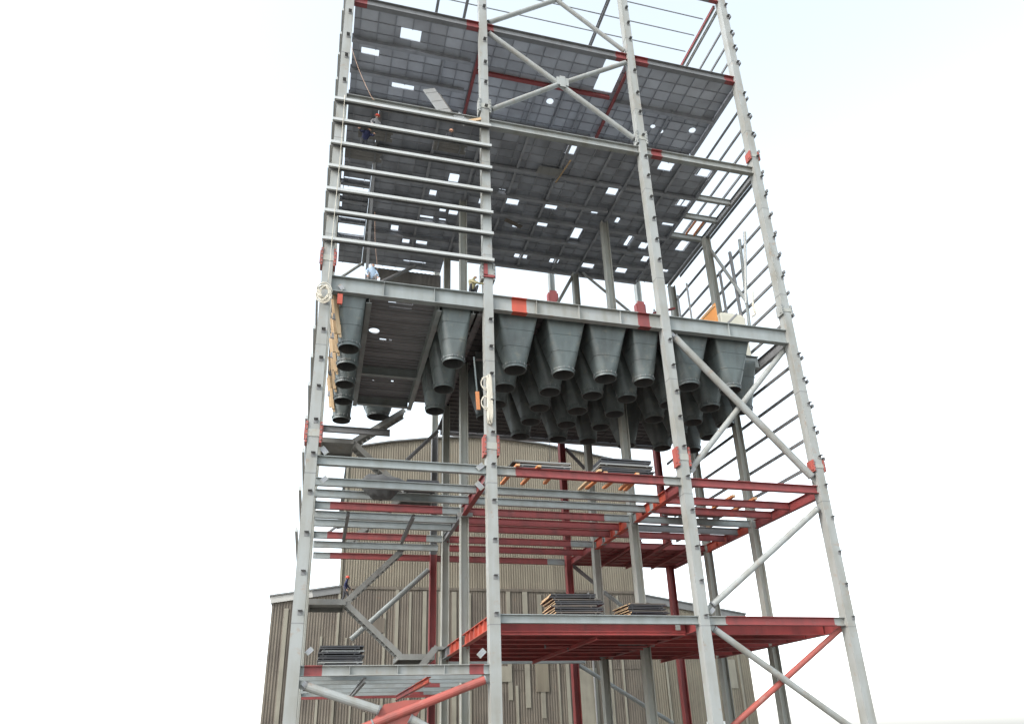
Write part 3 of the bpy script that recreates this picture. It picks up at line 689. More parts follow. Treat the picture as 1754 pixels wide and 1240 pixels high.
# ------------------------------------------------------------------ staircase
st = tag(empty('staircase', (0, 44, 0)), 'grey steel staircase zigzagging up the left bay with landings', 'staircase')
def L_(p): return (p[0], p[1] - 44, p[2])
def flight(x0, z0, x1, z1, y, wdt=1.1, n=12):
    b = MB()
    for s in (0, 1):
        b.obox(L_((x0, y + s * wdt, z0)), L_((x1, y + s * wdt, z1)), .06, .30, 'stair')
    f_ = part(b, 'flight', st)
    t = MB()
    for i in range(n):
        u_ = (i + .5) / n; x = x0 + (x1 - x0) * u_; z = z0 + (z1 - z0) * u_
        t.box(L_((x - .13, y + .03, z - .02)), L_((x + .13, y + wdt - .03, z + .02)), 'stair')
    part(t, 'treads', f_)
def landing(x0, x1, y0, y1, z, k='stair'):
    b = MB()
    b.box(L_((x0, y0, z - .06)), L_((x1, y1, z)), k)
    for y in (y0, y1): b.box(L_((x0, y - .04, z - .32)), L_((x1, y + .04, z - .061)), k)
    for x in (x0 + .05, x1 - .05): b.box(L_((x - .04, y0 + .041, z - .3)), L_((x + .04, y1 - .041, z - .061)), k)
    part(b, 'landing', st)
landing(-.5, 1.58, 43.0, 45.6, 9.32); landing(4.6, 6.7, 43.0, 45.6, 6.32); landing(-.5, 1.5, 43.0, 45.6, 19.15); landing(4.6, 6.7, 43.0, 45.6, 16.1)
flight(4.75, 6.25, 1.55, 9.15, 43.05); flight(1.6, 9.4, 4.9, 12.7, 44.35); flight(4.7, 15.95, 1.5, 18.95, 43.05); flight(1.5, 19.2, 4.6, 21.6, 43.4); flight(1.5, 12.9, 4.6, 15.9, 44.4)
flight(5.1, 4.7, 6.6, 6.55, 41.6, .9, 6)
b = MB(); b.box(L_((6.5, 41.55, 6.4)), L_((7.2, 42.5, 6.56)), 'stair'); part(b, 'landing', st)

# ------------------------------------------------------------------ corrugated shed
SY = 60.0
shed = tag(empty('corrugated_shed', (12, SY, 0)), 'weathered corrugated metal shed with low lean-to wings behind the tower', 'shed')
def gable_z(x):
    pts = [(1.6, 25.15), (5, 25.95), (8.9, 26.6), (12, 26.95), (14.8, 27.05), (19.2, 26.75), (23, 26.2), (27.6, 25.45)]
    for (a, za), (c, zc) in zip(pts, pts[1:]):
        if a <= x <= c: return za + (zc - za) * (x - a) / (c - a)
    return pts[0][1] if x < 1.6 else pts[-1][1]
def corr(x0, x1, zb, ztop, k, y=SY, pitch=.21, amp=.028, name='wall'):
    b = MB(); vs = []; fs = []
    prof = [(0, 0), (.28, 0), (.5, 1), (.78, 1)]
    x = x0; P = []
    while x < x1:
        for u_, a in prof:
            xx = x + u_ * pitch
            if xx <= x1: P.append((xx, y - a * amp))
        x += pitch
    P.append((x1, y))
    for px, py in P:
        vs += [(px - 12, py - SY, zb(px) if callable(zb) else zb), (px - 12, py - SY, ztop(px))]
    for i in range(len(P) - 1): fs.append((2*i, 2*i+2, 2*i+3, 2*i+1))
    b.add(vs, fs, k)
    # back sheet gives the wall its thickness
    n = len(vs); vs2 = []
    for px, py in (P[0], P[-1]): vs2 += [(px - 12, .15, zb(px) if callable(zb) else zb), (px - 12, .15, ztop(px))]
    b.add(vs2, [(0, 1, 3, 2)], k)
    return part(b, name, shed, recalc=False)
SPL = 13.3
corr(1.75, 27.45, SPL, gable_z, 'clad')
corr(1.75, 27.45, 0, lambda x: SPL - .02, 'clad_lo')
zl = lambda x: 12.45 + (x + 3.7) * (13.43 - 12.45) / 5.94
zr = lambda x: 13.1 - (x - 27.5) * 1.74 / 11.0
corr(-3.35, 1.70, 0, lambda x: zl(x) - .5, 'clad_lo'); corr(27.5, 37.4, 0, lambda x: zr(x) - .5, 'clad')
# roofs and flashings
def roof_sheet(pts, k, depth=26, th=.12, over=.25):
    b = MB()
    for (xa, za), (xb, zb) in zip(pts, pts[1:]):
        b.add([(xa - 12, -over, za), (xb - 12, -over, zb), (xb - 12, depth, zb), (xa - 12, depth, za), (xa - 12, -over, za + th), (xb - 12, -over, zb + th), (xb - 12, depth, zb + th), (xa - 12, depth, za + th)],
              [(0, 3, 2, 1), (4, 5, 6, 7), (0, 1, 5, 4), (2, 3, 7, 6)], k)
    return part(b, 'roof', shed)
roof_sheet([(x, gable_z(x) + .01) for x in (1.6, 3.4, 5.2, 7, 8.9, 10.5, 12, 13.5, 14.8, 16.3, 17.8, 19.2, 21, 23, 25.3, 27.6)], 'roofing')
roof_sheet([(-3.6, zl(-3.6)), (1.72, zl(1.72))], 'roofing'); roof_sheet([(27.5, zr(27.5)), (37.7, zr(37.7))], 'roofing')
b = MB(); b.obox((-3.5 - 12, -.10, zl(-3.5) - .27), (-.4 - 12, -.10, zl(-.4) - .27), .10, .5, 'flash_p'); b.obox((-.4 - 12, -.10, zl(-.4) - .27), (1.7 - 12, -.10, zl(1.7) - .27), .10, .5, 'roofing'); part(b, 'fascia', shed)
b = MB(); b.obox((27.5 - 12, -.10, zr(27.5) - .30), (37.6 - 12, -.10, zr(37.6) - .30), .10, .56, 'roofing'); part(b, 'fascia', shed)
b = MB(); b.box((1.6 - 12, -.12, .0), (1.78 - 12, .1, 25.1), 'strip'); part(b, 'corner_trim', shed)
b = MB(); b.box((27.4 - 12, -.12, 0), (27.55 - 12, .1, 25.3), 'strip'); part(b, 'corner_trim', shed)
for zz in (19.4, 6.9):
    b = MB(); b.box((1.85 - 12, -.062, zz), (27.35 - 12, -.034, zz + .05), 'clad_lo'); part(b, 'lap_joint', shed)
b = MB(); b.tube([(22.6 - 12, -.2, .1), (22.6 - 12, -.2, 13.2)], .09, 'roofing', 8); part(b, 'downpipe', shed)
b = MB(); b.box((1.8 - 12, -.09, SPL - .1), (27.4 - 12, -.055, SPL + .12), 'clad_lo'); part(b, 'flashing', shed)
for x, w, z0, z1 in ((-2.4, .5, 0, 11.6), (-1.3, .35, 0, 11.9), (2.3, .22, 5.5, 9.4), (2.9, .2, 0, 9), (7.2, .3, 0, 13), (8.3, .5, 1.0, 13.1), (9.6, .35, 0, 13.1), (10.7, .6, 0, 13.1), (12.1, .3, 0, 13), (14.0, .45, 0, 13.2), (15.3, .55, 4.6, 13.2), (16.7, .7, 4, 13.2), (15.9, .35, 0, 5.7), (18.0, .6, 3.2, 13.0), (19.5, .25, 0, 13.1), (20.2, .5, 2.6, 8.4), (21.4, 1.5, 0, 7.0), (23.8, .8, 0, 9.2), (25.2, .3, 0, 13), (5.2, .3, 0, 11.4), (6.1, .45, 3, 13.2), (3.9, .3, 0, 4), (0.4, .3, 0, 9.5), (29.2, .3, 0, 11.2), (32.6, .3, 0, 10.8), (36.2, .3, 0, 10.4), (34.6, 1.3, 5.2, 7.6)):
    b = MB(); b.box((x - 12, -.085, z0 + .02), (x + (w * .62 if w < 1 else w) - 12, -.056, z1), 'strip'); part(b, 'cladding_strip', shed)
for x, w, z0, z1, k in ((10.2, 2.0, 5.4, 6.8, 'clad_lo'), (13.4, 2.2, 6.0, 7.2, 'strip'), (17.6, 1.1, 5.2, 8.0, 'clad'), (23.0, 1.5, 11.0, 13.0, 'clad_lo'), (4.2, 1.1, 9.8, 10.9, 'clad_lo')):
    b = MB(); b.box((x - 12, -.12, z0), (x + w - 12, -.087, z1), k); part(b, 'patch_sheet', shed)
# small white board with dark marks near the foot of the right column
sg = MB(); sg.box((-.75, -.03, -.22), (.75, .03, .22), 'white')
so = tag(sg.build('sign_board', loc=(28.9, 52.0, 2.25)), 'small white board with dark lettering low on the shed at right', 'sign')
sp = MB()
for i, x in enumerate((-.5, -.24, .02, .28, .52)):
    sp.box((x - .06, -.036, -.1), (x - .02, -.031, .1), 'ink'); sp.box((x + .03, -.036, -.1), (x + .07, -.031, .1), 'ink'); sp.box((x - .02, -.036, .05 - .1 * (i % 2)), (x + .03, -.031, .09 - .1 * (i % 2)), 'ink')
part(sp, 'lettering', so)
po = MB(); po.box((-.6, .031, -2.25), (-.52, .11, .2), 'grey_d'); po.box((.52, .031, -2.25), (.6, .11, .2), 'grey_d'); part(po, 'post', so)

# ------------------------------------------------------------------ stacks of sheets: every sheet is a thing
NTH = ['topmost', 'second from top', 'third from top', 'fourth from top', 'fifth from top', 'sixth from top', 'seventh from top', 'eighth from top', 'ninth from top', 'tenth from top', 'eleventh from top', 'twelfth from top', 'thirteenth from top', 'lowest']
def stack(cx, y0, z, w, l, n, th, keys, where, group, skew=.1, gap=0.02, name='steel_sheet', edge=None, slew=0):
    tot = n
    for i in range(n):
        b = MB(); k = keys[i % len(keys)]
        ww = w * random.uniform(.86, 1.0); ll = l * random.uniform(.9, 1.0)
        b.box((-ww/2, 0, 0), (ww/2, ll, th), k)
        for q in (.12, .88):      # pressed feet that keep the sheets apart
            b.box((-ww/2 + q * ww - .035, .02, -gap), (-ww/2 + q * ww + .035, ll - .02, -.0005), k)
        if edge: b.box((-ww/2 - .006, .005, .004), (-ww/2 - .0005, ll - .005, th - .004), edge)
        bend = random.uniform(0, .05)
        b.v = [(vx, vy, vz - bend * (2 * vx / ww) ** 2 * 0.3) for vx, vy, vz in b.v]
        o = b.build(name, loc=(cx + random.uniform(-skew, skew), y0 + random.uniform(-.06, .06), z + gap + i * (th + gap)))
        o.rotation_euler = (0, 0, slew + random.uniform(-.03, .03))
        col = {'sheet_d': 'dark', 'sheet_l': 'pale', 'sheet_m': 'rusty grey'}[k]
        tag(o, f'{NTH[tot - 1 - i]} {col} sheet, {where}', 'sheet', group)
G = 'sheets stacked on the floor beams'
def bearers(cx, y0, z, w, l, where):
    for s, nm in ((-1, 'left'), (1, 'right')):
        b = MB(); b.box((-.09, 0, 0), (.09, l, .11), 'timber_p'); b.box((-.085, -.003, .004), (.085, -.0005, .106), 'timber')
        o = b.build('timber_bearer', loc=(cx + s * w * .38, y0 - .05, z))
        tag(o, f'pale timber, {nm} end, under the {where}', 'timber', 'timbers under the sheet stacks')
w1 = 'left stack on the grey beam over the red floor'
bearers(12.0, 32.6, 6.54, 2.3, 2.2, w1); stack(11.75, 32.7, 6.65, 2.5, 2.1, 12, .062, ['sheet_m', 'sheet_d', 'sheet_d'], w1, G, .2, .04, slew=-.06, edge='tan')
w2 = 'right stack on the grey beam over the red floor'
bearers(15.5, 32.6, 6.54, 2.2, 1.9, w2); stack(15.4, 32.7, 6.65, 2.15, 1.8, 10, .05, ['sheet_d', 'sheet_m', 'sheet_d', 'sheet_d'], w2, G, .18, .035, slew=.05, edge='tan')
w3 = 'stack on the low left beam'
bearers(1.1, 31.2, 4.46, 1.5, 1.9, w3); stack(1.08, 31.3, 4.57, 1.75, 1.7, 9, .055, ['sheet_d', 'sheet_l', 'sheet_d', 'sheet_d', 'sheet_d'], w3, G, .1, .036)
w4 = 'stack behind the red beam near the middle column'
stack(9.58, 30.18, 13.08, 2.75, 1.25, 4, .055, ['sheet_d', 'sheet_l', 'sheet_m', 'sheet_l'], w4, G, .08, .04)
w5 = 'stack behind the red beam near the right column'
stack(13.8, 30.18, 13.08, 2.75, 1.25, 8, .06, ['sheet_d', 'sheet_d', 'sheet_d', 'sheet_m', 'sheet_l'], w5, G, .08, .035)
w6 = 'pair on the joists beside the dark tarpaulin'
stack(4.45, 32.75, 12.95, 1.6, 1.6, 2, .06, ['sheet_d'], w6, G, .05, .04)
# dark tarpaulin heap on the joists in the left bay
b = MB(); rings = []
for z, r in ((-.62, .42), (-.5, .55), (-.2, .8), (.0, 1.0), (.12, 1.06), (.30, .98), (.42, .72), (.46, .3)):
    rings.append([Vector((r * 1.05 * math.cos(t) * (1 + .09 * math.sin(3 * t + z * 4) + .05 * math.sin(9 * t + z * 11)), r * .52 * math.sin(t) * (1 + .08 * math.cos(5 * t)), z + .05 * math.sin(7 * t + z) + .04 * math.sin(2 * t))) for t in [2 * math.pi * i / 44 for i in range(44)]])
b.loft(rings, 'tarp', True, True)
tag(b.build('tarpaulin', smooth=True, loc=(2.6, 33.55, 12.98)), 'dark grey tarpaulin heaped on the joists of the left bay', 'tarpaulin')

# ------------------------------------------------------------------ loose timbers
def timber(x, y0, y1, z, k, label, w=.18, h=.10, rz=0.0):
    b = MB(); b.box((-w/2, 0, 0), (w/2, y1 - y0, h), k); b.box((-w/2 + .01, -.003, .01), (w/2 - .01, -.0005, h - .01), 'timber_p')
    o = b.build('timber', loc=(x, y0, z)); o.rotation_euler = (0, 0, rz)
    tag(o, label, 'timber', 'orange timbers laid across the red beam floor')
TZ = 12.975
for i, (x, y0, y1, k) in enumerate(((8.30, 29.7, 32.4, 'timber'), (9.3, 29.7, 32.3, 'timber'), (10.2, 30.2, 32.0, 'timber'), (12.25, 29.75, 32.6, 'timber_p'), (12.65, 30.0, 32.4, 'timber'), (13.45, 30.2, 32.2, 'timber'), (14.2, 29.9, 32.3, 'timber'), (14.5, 30.2, 32.35, 'timber'))):
    nth = ['first', 'second', 'third', 'fourth', 'fifth', 'sixth', 'seventh', 'last'][i]
    timber(x, y0, y1, TZ, k, f'{"pale" if k == "timber_p" else "orange"} timber across the red beam, {nth} to the right of the middle column', rz=random.uniform(-.05, .05))
for x, y0, y1, nm in ((20.7, 32.3, 34.5, 'left of the two near the front'), (22.1, 32.5, 34.6, 'right of the two near the front'), (22.4, 37.0, 39.2, 'resting farther back by the corner column')):
    timber(x, y0, y1, TZ, 'timber_p' if x > 22.2 else 'timber', f'timber across the right-hand floor beams, {nm}', .2, .12)

# ------------------------------------------------------------------ things on the decks
# white tank
tk = tag(empty('water_tank', (23.2, 34.0, 22.02)), 'white plastic tank standing on the hopper deck near the right corner column', 'tank')
b = MB()
prof = [(0, .78, .62, .08), (.05, .86, .70, .1), (1.5, .86, .70, .1), (1.56, .90, .74, .1), (1.66, .90, .74, .1), (1.72, .86, .70, .1), (2.9, .86, .70, .1), (3.15, .74, .58, .15), (3.3, .5, .4, .2)]
b.loft([sq_round(0, 0, 2 * a, 2 * c, r, z, 6) for z, a, c, r in prof], 'tank', True, True)
part(b, 'tank_body', tk)
b = MB(); b.tube([(0, 0, 3.3), (0, 0, 3.42)], .24, 'tank', 16); part(b, 'lid', tk)
# orange board
b = MB(); b.box((-.02, 0, 0), (.02, 1.75, 2.5), 'ply'); b.box((-.06, .05, 2.3), (-.021, 1.7, 2.4), 'timber_p'); b.box((-.06, .05, .4), (-.021, 1.7, .5), 'timber_p')
tag(b.build('plywood_board', loc=(20.95, 31.55, 21.95)), 'orange plywood board standing on the hopper deck beside the white tank', 'board')
b = MB(); b.obox((21.3, 32.0, 22.9), (22.3, 31.6, 23.9), .12, .1, 'grey_d'); b.box((21.3, 31.95, 21.64), (21.38, 32.03, 23.0), 'grey_d'); b.box((21.7, 31.8, 21.64), (21.78, 31.88, 23.4), 'grey_d')
tag(b.build('sawhorse', loc=(0, 0, 0)), 'dark steel trestle beside the orange board', 'trestle')
# leaning panels on deck B
def panel(p, q, w, th, k, label, upv=(0, -1, 0), name='loose_panel'):
    b = MB(); c = (Vector(p) + Vector(q)) / 2
    b.obox(Vector(p) - c, Vector(q) - c, w, th, k, upv=upv)
    d, L2 = (Vector(q) - Vector(p)).normalized(), (Vector(q) - Vector(p)).length
    for i in range(3): b.obox(Vector(p) - c + d * L2 * (.15 + .35 * i), Vector(p) - c + d * L2 * (.17 + .35 * i), w * .96, th * 1.6, k, upv=upv)
    tag(b.build(name, loc=c), label, 'panel')
panel((4.15, 31.5, 36.9), (5.05, 31.0, 34.75), .75, .05, 'sheet_l', 'pale metal panel leaning at a slant above the upper left girt, larger one')
panel((4.6, 31.65, 36.8), (5.75, 31.3, 34.4), .45, .05, 'sheet_m', 'rusty narrow panel leaning right of the pale slanting panel')
panel((5.5, 29.95, 33.67), (6.1, 29.9, 33.0), .5, .04, 'sheet_l', 'small pale panel hanging below the slanting panels')
panel((5.9, 29.8, 33.02), (7.0, 29.8, 33.55), .16, .08, 'timber_p', 'pale timber plank lying on the top girt near the middle column', name='plank')
panel((10.9, 32.4, 33.05), (12.4, 32.4, 33.05), .6, .04, 'sheet_l', 'pale sheet laid under the upper deck between the two columns', upv=(0, 0, 1))
panel((12.3, 33.2, 33.02), (12.6, 31.2, 33.02), .07, .05, 'timber_p', 'yellowish timber strip under the upper deck right of the pale sheet', upv=(0, 0, 1), name='plank')
panel((10.1, 37.2, 33.0), (11.3, 37.6, 32.9), .3, .05, 'sheet_m', 'small grey sheet hanging by the middle column under the upper deck', upv=(0, 0, 1))
b = MB(); b.box((21.9, 41.0, 29.2), (22.7, 41.5, 29.3), 'sheet_m'); b.tube([(21.9, 41.2, 29.3), (22.2, 41.2, 30.2), (22.6, 41.2, 29.3)], .07, 'grey', 8); b.box((22.1, 41.0, 29.3), (22.5, 41.4, 29.8), 'galv'); b.obox((22.0, 41.0, 29.7), (23.6, 40.6, 30.1), .14, .14, 'red')
for y in (40.9, 41.6): b.tube([(21.95, y, 21.6), (21.95, y, 29.2)], .05, 'grey_d', 8); b.tube([(22.65, y, 21.6), (22.65, y, 29.2)], .05, 'grey_d', 8)
tag(b.build('winch', loc=(0, 0, 0)), 'pale winch with red arm on a stand by the right column', 'winch')

# ------------------------------------------------------------------ ropes
def rope(name, pts, r, k, label, cat='rope', sub=6):
    P = []
    V = [Vector(a) for a in pts]
    for i in range(len(V) - 1):
        p0, p1, p2, p3 = V[max(i-1, 0)], V[i], V[i+1], V[min(i+2, len(V)-1)]
        for j in range(sub):
            t = j / sub
            P.append(.5 * ((2*p1) + (-p0 + p2) * t + (2*p0 - 5*p1 + 4*p2 - p3) * t*t + (-p0 + 3*p1 - 3*p2 + p3) * t**3))
    P.append(V[-1])
    b = MB(); b.tube(P, r, k, 6)
    return tag(b.build(name, smooth=True), label, cat)
coil = []
for i in range(168):
    t = 2 * math.pi * i / 12
    q = .62 + .42 * (((i // 12) * 5) % 7) / 7 + .08 * math.sin(i * .9)
    coil.append((-.72 + .33 * q * math.cos(t) + .05 * math.sin(i * .31), 29.37 - .012 * (i % 9), 20.7 + .46 * q * math.sin(t) + .08 * math.sin(i * .17) - .04))
rope('rope_coil', coil, .024, 'rope', 'coil of pale rope hanging on the left corner column below the hopper deck', sub=3)
rope('hanging_rope', [(-.52, 29.4, 33.0), (-.50, 29.36, 29), (-.55, 29.36, 25), (-.58, 29.38, 21.3)], .016, 'rope', 'thin pale rope running straight down the left corner column')
rope('hanging_rope', [(-.42, 29.5, 36.8), (.1, 29.4, 35.0), (.75, 29.3, 33.3), (1.0, 29.3, 32.9)], .012, 'rope_o', 'orange line slanting from the left corner column to the top girt')
rope('hanging_rope', [(1.45, 31.6, 27.5), (1.55, 31.5, 25.5), (1.7, 31.4, 24.0), (1.75, 31.3, 22.6)], .011, 'rope_o', 'thin line hanging above the worker in light blue')
wrap = []
for i in range(26):
    x = 6.93 + .21 * ((i * 7) % 13) / 12
    top, bot = 17.35 - .25 * ((i * 5) % 7) / 7, 14.95 + .5 * ((i * 3) % 5) / 5
    y = 29.70 - .03 * (i % 3)
    zz = (bot, (bot + top) / 2, top) if i % 2 == 0 else (top, (bot + top) / 2, bot)
    wrap += [(x + .02 * math.sin(i + q * 2), y, z) for q, z in enumerate(zz)]
for c in ((16.95, .24), (15.95, .20)):
    for i in range(22):
        t = 2 * math.pi * i / 10
        wrap.append((6.84 + .20 * math.cos(t), 29.66 - .006 * (i % 5), c[0] + (.30 + .05 * math.sin(i)) * math.sin(t)))
rope('rope_bundle', wrap, .026, 'rope', 'bundle of pale rope tied down the front of the middle column below the hoppers', sub=3)
rope('hanging_rope', [(24.1, 32.2, 26.1), (23.9, 32.15, 25.0), (23.95, 32.15, 24.5), (23.75, 32.2, 24.3)], .06, 'rope', 'tan rope looped at the right face above the white tank')
b = MB(); b.obox((6.56, 30.2, 16.75), (6.62, 30.25, 15.85), .17, .06, 'timber', upv=(0, 1, 0)); b.obox((6.42, 30.22, 18.6), (6.56, 30.22, 16.76), .06, .05, 'hopper', upv=(0, 1, 0))
tag(b.build('strap'), 'orange strap hanging just left of the middle column under the hoppers', 'strap')
b = MB(); b.box((-.12, 29.9, 20.55), (.12, 30.0, 21.1), 'orange'); tag(b.build('bracket_plate'), 'orange plate under the front beam beside the left corner column', 'plate')
b = MB(); b.box((-.1, 0, -.05), (.22, .15, .12), 'timber'); b.tube([(.05, .07, .12), (.05, .07, .45)], .03, 'grey_d', 6)
tag(b.build('lamp', loc=(12.6, 38.4, 16.4)), 'small amber lamp hanging in the dark under the hoppers', 'lamp')
b = MB(); b.tube([(12.75, 38.47, 16.85), (12.7, 38.47, 21.5)], .015, 'grey_d', 6); bpy.data.objects['lamp']; lc = b.build('cable', bpy.data.objects['lamp']); lc.matrix_parent_inverse = Matrix.Translation((-12.6, -38.4, -16.4))

# ------------------------------------------------------------------ people
def person(loc, rz, J, cloth, label, helmet=None, scale=1.0):
    """J: joint positions in metres, one skinned body grown over them"""
    names = ['pelvis', 'waist', 'chest', 'neck', 'head', 'crown', 'shL', 'elL', 'wrL', 'shR', 'elR', 'wrR', 'hipL', 'knL', 'anL', 'toL', 'hipR', 'knR', 'anR', 'toR', 'nose']
    rad = dict(pelvis=.15, waist=.14, chest=.165, neck=.062, head=.092, crown=.075, shL=.072, elL=.05, wrL=.034, shR=.072, elR=.05, wrR=.034, hipL=.095, knL=.066, anL=.045, toL=.042, hipR=.095, knR=.066, anR=.045, toR=.042, nose=.022)
    edges = [('pelvis', 'waist'), ('waist', 'chest'), ('chest', 'neck'), ('neck', 'head'), ('head', 'crown'), ('head', 'nose'), ('chest', 'shL'), ('shL', 'elL'), ('elL', 'wrL'), ('chest', 'shR'), ('shR', 'elR'), ('elR', 'wrR'), ('pelvis', 'hipL'), ('hipL', 'knL'), ('knL', 'anL'), ('anL', 'toL'), ('pelvis', 'hipR'), ('hipR', 'knR'), ('knR', 'anR'), ('anR', 'toR')]
    P = {k: Vector(v) for k, v in J.items()}
    hd = (P['crown'] - P['neck']).normalized()
    fc = P.get('face', Vector((0, -1, 0)))
    P.pop('face', None)
    P['nose'] = P['head'] + Vector(fc) * .115
    for s in 'LR':                                   # a palm and five fingers on each wrist
        d = (P['wr' + s] - P['el' + s]).normalized(); sd_ = d.cross(Vector((0, 0, 1)))
        sd_ = sd_.normalized() if sd_.length > .1 else Vector((1, 0, 0))
        dn = d.cross(sd_).normalized()
        P['palm' + s] = P['wr' + s] + d * .075; rad['palm' + s] = .036
        edges.append(('wr' + s, 'palm' + s)); names.append('palm' + s)
        for i, ln in enumerate((.07, .085, .09, .08, .062)):
            off = (i - 2) * .019
            a, c = f'f{i}a{s}', f'f{i}b{s}'
            if i == 0:
                P[a] = P['wr' + s] + d * .05 + sd_ * -.05; P[c] = P[a] + d * .045 - sd_ * .02
            else:
                P[a] = P['palm' + s] + d * .045 + sd_ * off; P[c] = P[a] + d * (ln * .5) + dn * .03
            rad[a] = .011; rad[c] = .009
            edges += [('palm' + s, a), (a, c)]; names += [a, c]
    idx = {n_: i for i, n_ in enumerate(names)}
    me = bpy.data.meshes.new('person_cage')
    me.from_pydata([P[n_] for n_ in names], [(idx[a], idx[c]) for a, c in edges], [])
    o = bpy.data.objects.new('person', me); COL.objects.link(o)
    sk = o.modifiers.new('skin', 'SKIN'); sk.use_smooth_shade = True
    for i, n_ in enumerate(names):
        sv = me.skin_vertices[0].data[i]; sv.radius = (rad[n_], rad[n_]); sv.use_root = (n_ == 'pelvis')
    ss = o.modifiers.new('sub', 'SUBSURF'); ss.levels = 2; ss.render_levels = 2
    dg = bpy.context.evaluated_depsgraph_get()
    body = bpy.data.meshes.new_from_object(o.evaluated_get(dg))
    bpy.data.objects.remove(o); bpy.data.meshes.remove(me)
    kinds = ['skin', cloth[0], cloth[1], 'hair', 'boot']
    body.materials.clear()
    for k in kinds: body.materials.append(M[k])
    def near(c):
        best = None
        for a, e_ in edges:
            A, B_ = P[a], P[e_]; d = B_ - A; t = max(0, min(1, (c - A).dot(d) / max(d.length_squared, 1e-9)))
            q = (c - (A + d * t)).length / max(rad[a], .03)
            if best is None or q < best[0]: best = (q, a, e_, t)
        return best
    for p in body.polygons:
        q, a, e_, t = near(p.center)
        if a in ('neck', 'head') or e_ in ('head', 'crown', 'nose'):
            back = (p.center - P['head']).dot(Vector(fc)); upz = (p.center - P['head']).dot(hd)
            mi = 3 if (upz > .05 or (back < -.03 and upz > -.06)) else 0
        elif a.startswith(('palm', 'f')) or e_.startswith(('palm', 'f')): mi = 0
        elif e_[:2] in ('wr', 'el', 'sh') or (a, e_) in (('waist', 'chest'), ('chest', 'neck')) or (a == 'pelvis' and e_ == 'waist'): mi = 1
        elif e_.startswith('to'): mi = 4
        else: mi = 2
        p.material_index = mi; p.use_smooth = True
    ob = bpy.data.objects.new('person', body); COL.objects.link(ob)
    ob.location = loc; ob.rotation_euler = (0, 0, rz); ob.scale = (scale,) * 3
    tag(ob, label, 'person', 'workers on the tower')
    if helmet:
        b = MB(); c0 = P['head'] + hd * .045
        rings = []
        ax = hd; u_ = Vector(fc) - ax * Vector(fc).dot(ax); u_.normalize(); v_ = ax.cross(u_)
        for hh, r in ((-.012, .150), (0.0, .152), (.004, .125), (.05, .12), (.09, .095), (.115, .05), (.122, .01)):
            rings.append([c0 + ax * hh + (u_ * math.cos(t) * (1.12 if r > .14 and math.cos(t) > 0 else 1) + v_ * math.sin(t)) * r for t in [2 * math.pi * i / 20 for i in range(20)]])
        b.loft(rings, helmet, True, True); part(b, 'helmet', ob, smooth=True)
    b = MB(); sdv = Vector(fc).cross(hd).normalized()
    for s in (-1, 1):
        c = P['head'] + Vector(fc) * .085 + sdv * s * .034 + hd * .018
        b.tube([c - Vector(fc) * .01, c + Vector(fc) * .008], .011, 'hair', 6)
        c = P['head'] + sdv * s * .094
        b.tube([c - sdv * s * .012 - hd * .03, c + sdv * s * .006, c - sdv * s * .012 + hd * .028], .014, 'skin', 6)
    c = P['head'] + Vector(fc) * .088 - hd * .048
    b.tube([c - sdv * .024, c + sdv * .024], .008, 'skin', 6)
    part(b, 'face', ob)
    return ob

WALK = dict(pelvis=(0, 0, .92), waist=(.02, 0, 1.07), chest=(.05, 0, 1.30), neck=(.08, 0, 1.46), head=(.11, 0, 1.58), crown=(.12, 0, 1.67), shL=(.05, -.19, 1.38), elL=(-.08, -.25, 1.12), wrL=(.04, -.26, .9), shR=(.06, .19, 1.38), elR=(.2, .24, 1.14), wrR=(.36, .2, 1.0),
            hipL=(0, -.1, .88), knL=(.2, -.1, .5), anL=(.06, -.1, .09), toL=(.22, -.11, .05), hipR=(0, .1, .88), knR=(-.02, .1, .48), anR=(-.24, .1, .12), toR=(-.10, .11, .05), face=(1, 0, -.05))
person((1.55, 44.8, 9.33), 0.1, WALK, ('navy', 'darkcl'), 'worker in dark navy clothes and red helmet climbing the stairs by the shed', 'helm_r', .98)
CROUCH = dict(pelvis=(0, .05, .34), waist=(0, -.02, .50), chest=(0, -.12, .74), neck=(0, -.2, .90), head=(0, -.27, 1.0), crown=(0, -.3, 1.09), shL=(-.2, -.12, .82), elL=(-.3, -.16, .56), wrL=(-.27, -.3, .34), shR=(.2, -.12, .82), elR=(.3, -.16, .56), wrR=(.24, -.34, .36),
              hipL=(-.11, .03, .32), knL=(-.2, -.36, .5), anL=(-.17, -.08, .09), toL=(-.19, -.24, .05), hipR=(.11, .03, .32), knR=(.2, -.36, .5), anR=(.17, -.08, .09), toR=(.19, -.24, .05), face=(0, -.8, -.6))
person((1.38, 30.35, 22.04), .25, CROUCH, ('blue', 'greycl'), 'crouching worker in a light blue shirt on the left front beam', None, 1.0)
REACH = dict(CROUCH); REACH.update(wrR=(.62, -.3, .86), elR=(.42, -.2, .72), wrL=(.5, -.38, .62), elL=(.1, -.36, .62), head=(.06, -.26, .98), crown=(.08, -.3, 1.07), face=(.7, -.6, -.2))
person((6.35, 30.15, 22.04), .2, REACH, ('olive', 'darkcl'), 'crouching worker in an olive shirt reaching for the middle column', None, .92)
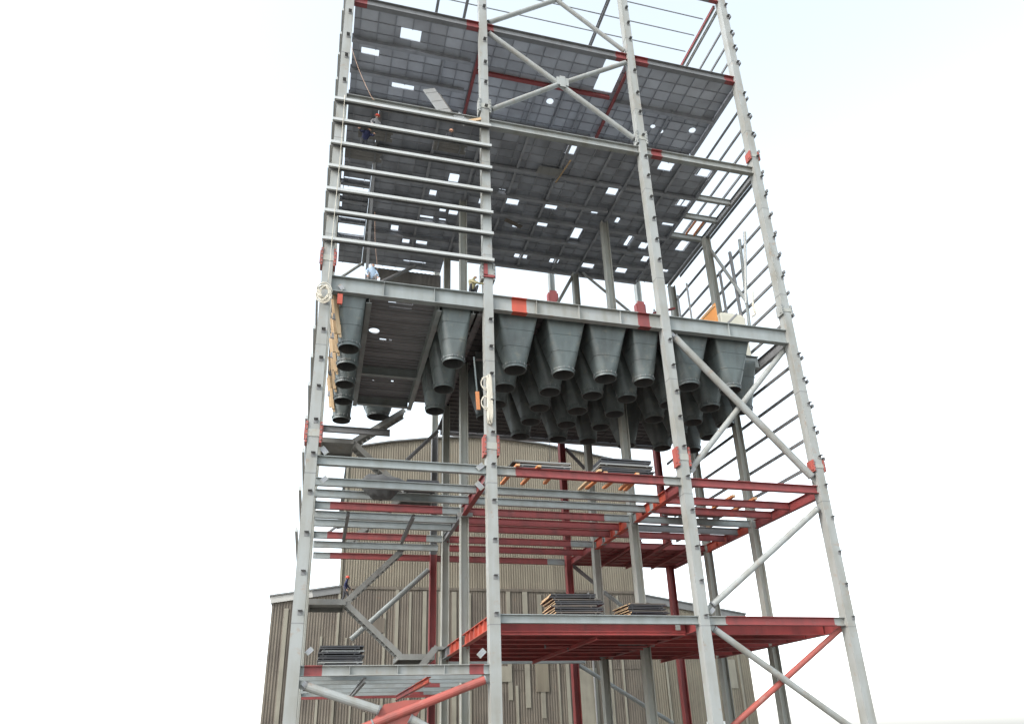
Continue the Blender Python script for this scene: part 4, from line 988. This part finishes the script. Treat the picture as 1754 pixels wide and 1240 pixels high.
STAND = dict(pelvis=(0, 0, .92), waist=(0, 0, 1.06), chest=(0, -.01, 1.3), neck=(0, -.02, 1.46), head=(0, -.04, 1.58), crown=(0, -.05, 1.67), shL=(-.19, 0, 1.38), elL=(-.25, .02, 1.12), wrL=(-.24, -.08, .88), shR=(.19, 0, 1.38), elR=(.25, .02, 1.12), wrR=(.24, -.08, .88),
             hipL=(-.1, 0, .88), knL=(-.11, -.03, .48), anL=(-.12, .02, .09), toL=(-.13, -.13, .05), hipR=(.1, 0, .88), knR=(.11, -.03, .48), anR=(.12, .02, .09), toR=(.13, -.13, .05), face=(1, 0, 0))
person((9.85, 32.35, 21.64), .3, STAND, ('darkcl', 'darkcl'), 'dark-haired worker whose head shows above the beam right of the middle column', None, 1.0)
person((12.25, 32.55, 21.64), -.2, STAND, ('olive', 'darkcl'), 'worker whose brown helmet just shows above the beam by the slanting brace', 'timber', .97)
BEND = dict(STAND); BEND.update(waist=(.02, -.08, 1.06), chest=(.06, -.28, 1.22), neck=(.1, -.42, 1.28), head=(.12, -.52, 1.33), crown=(.14, -.6, 1.38), shL=(-.14, -.3, 1.28), shR=(.25, -.3, 1.24), elL=(-.3, -.42, 1.05), elR=(.34, -.5, 1.0), wrL=(-.45, -.6, 1.0), wrR=(.3, -.74, .9), face=(.2, -.7, -.7))
# three workers on short plank platforms that rest on the girts
for x0, x1, z, nm in ((-.3, 1.5, 29.905, 'lower left'), (.3, 2.0, 31.42, 'upper left'), (4.3, 6.0, 31.42, 'upper right')):
    b = MB()
    for j in range(4): b.box((x0, 29.5 + j * .27, z), (x1 + .1 * (j % 2), 29.75 + j * .27, z + .045), 'sheet_h')
    for xx in (x0 + .2, x1 - .3): b.box((xx, 29.77, z - .09), (xx + .08, 30.56, z - .001), 'grey_d')
    tag(b.build('plank_platform'), f'short plank platform on the girts, {nm} one under a worker', 'platform', 'plank platforms behind the girts')
person((.60, 30.15, 29.94), .3, BEND, ('navy', 'darkcl'), 'worker in a navy jacket standing behind the girts at the left', None, .98)
person((1.15, 30.15, 31.47), .3, CROUCH, ('greycl', 'darkcl'), 'crouching worker with red helmet between the two top girts', 'helm_r', .95)
person((5.15, 30.15, 31.47), .3, CROUCH, ('darkcl', 'darkcl'), 'crouching worker in dark clothes and pale orange helmet behind the upper girts', 'helm_w', .85)
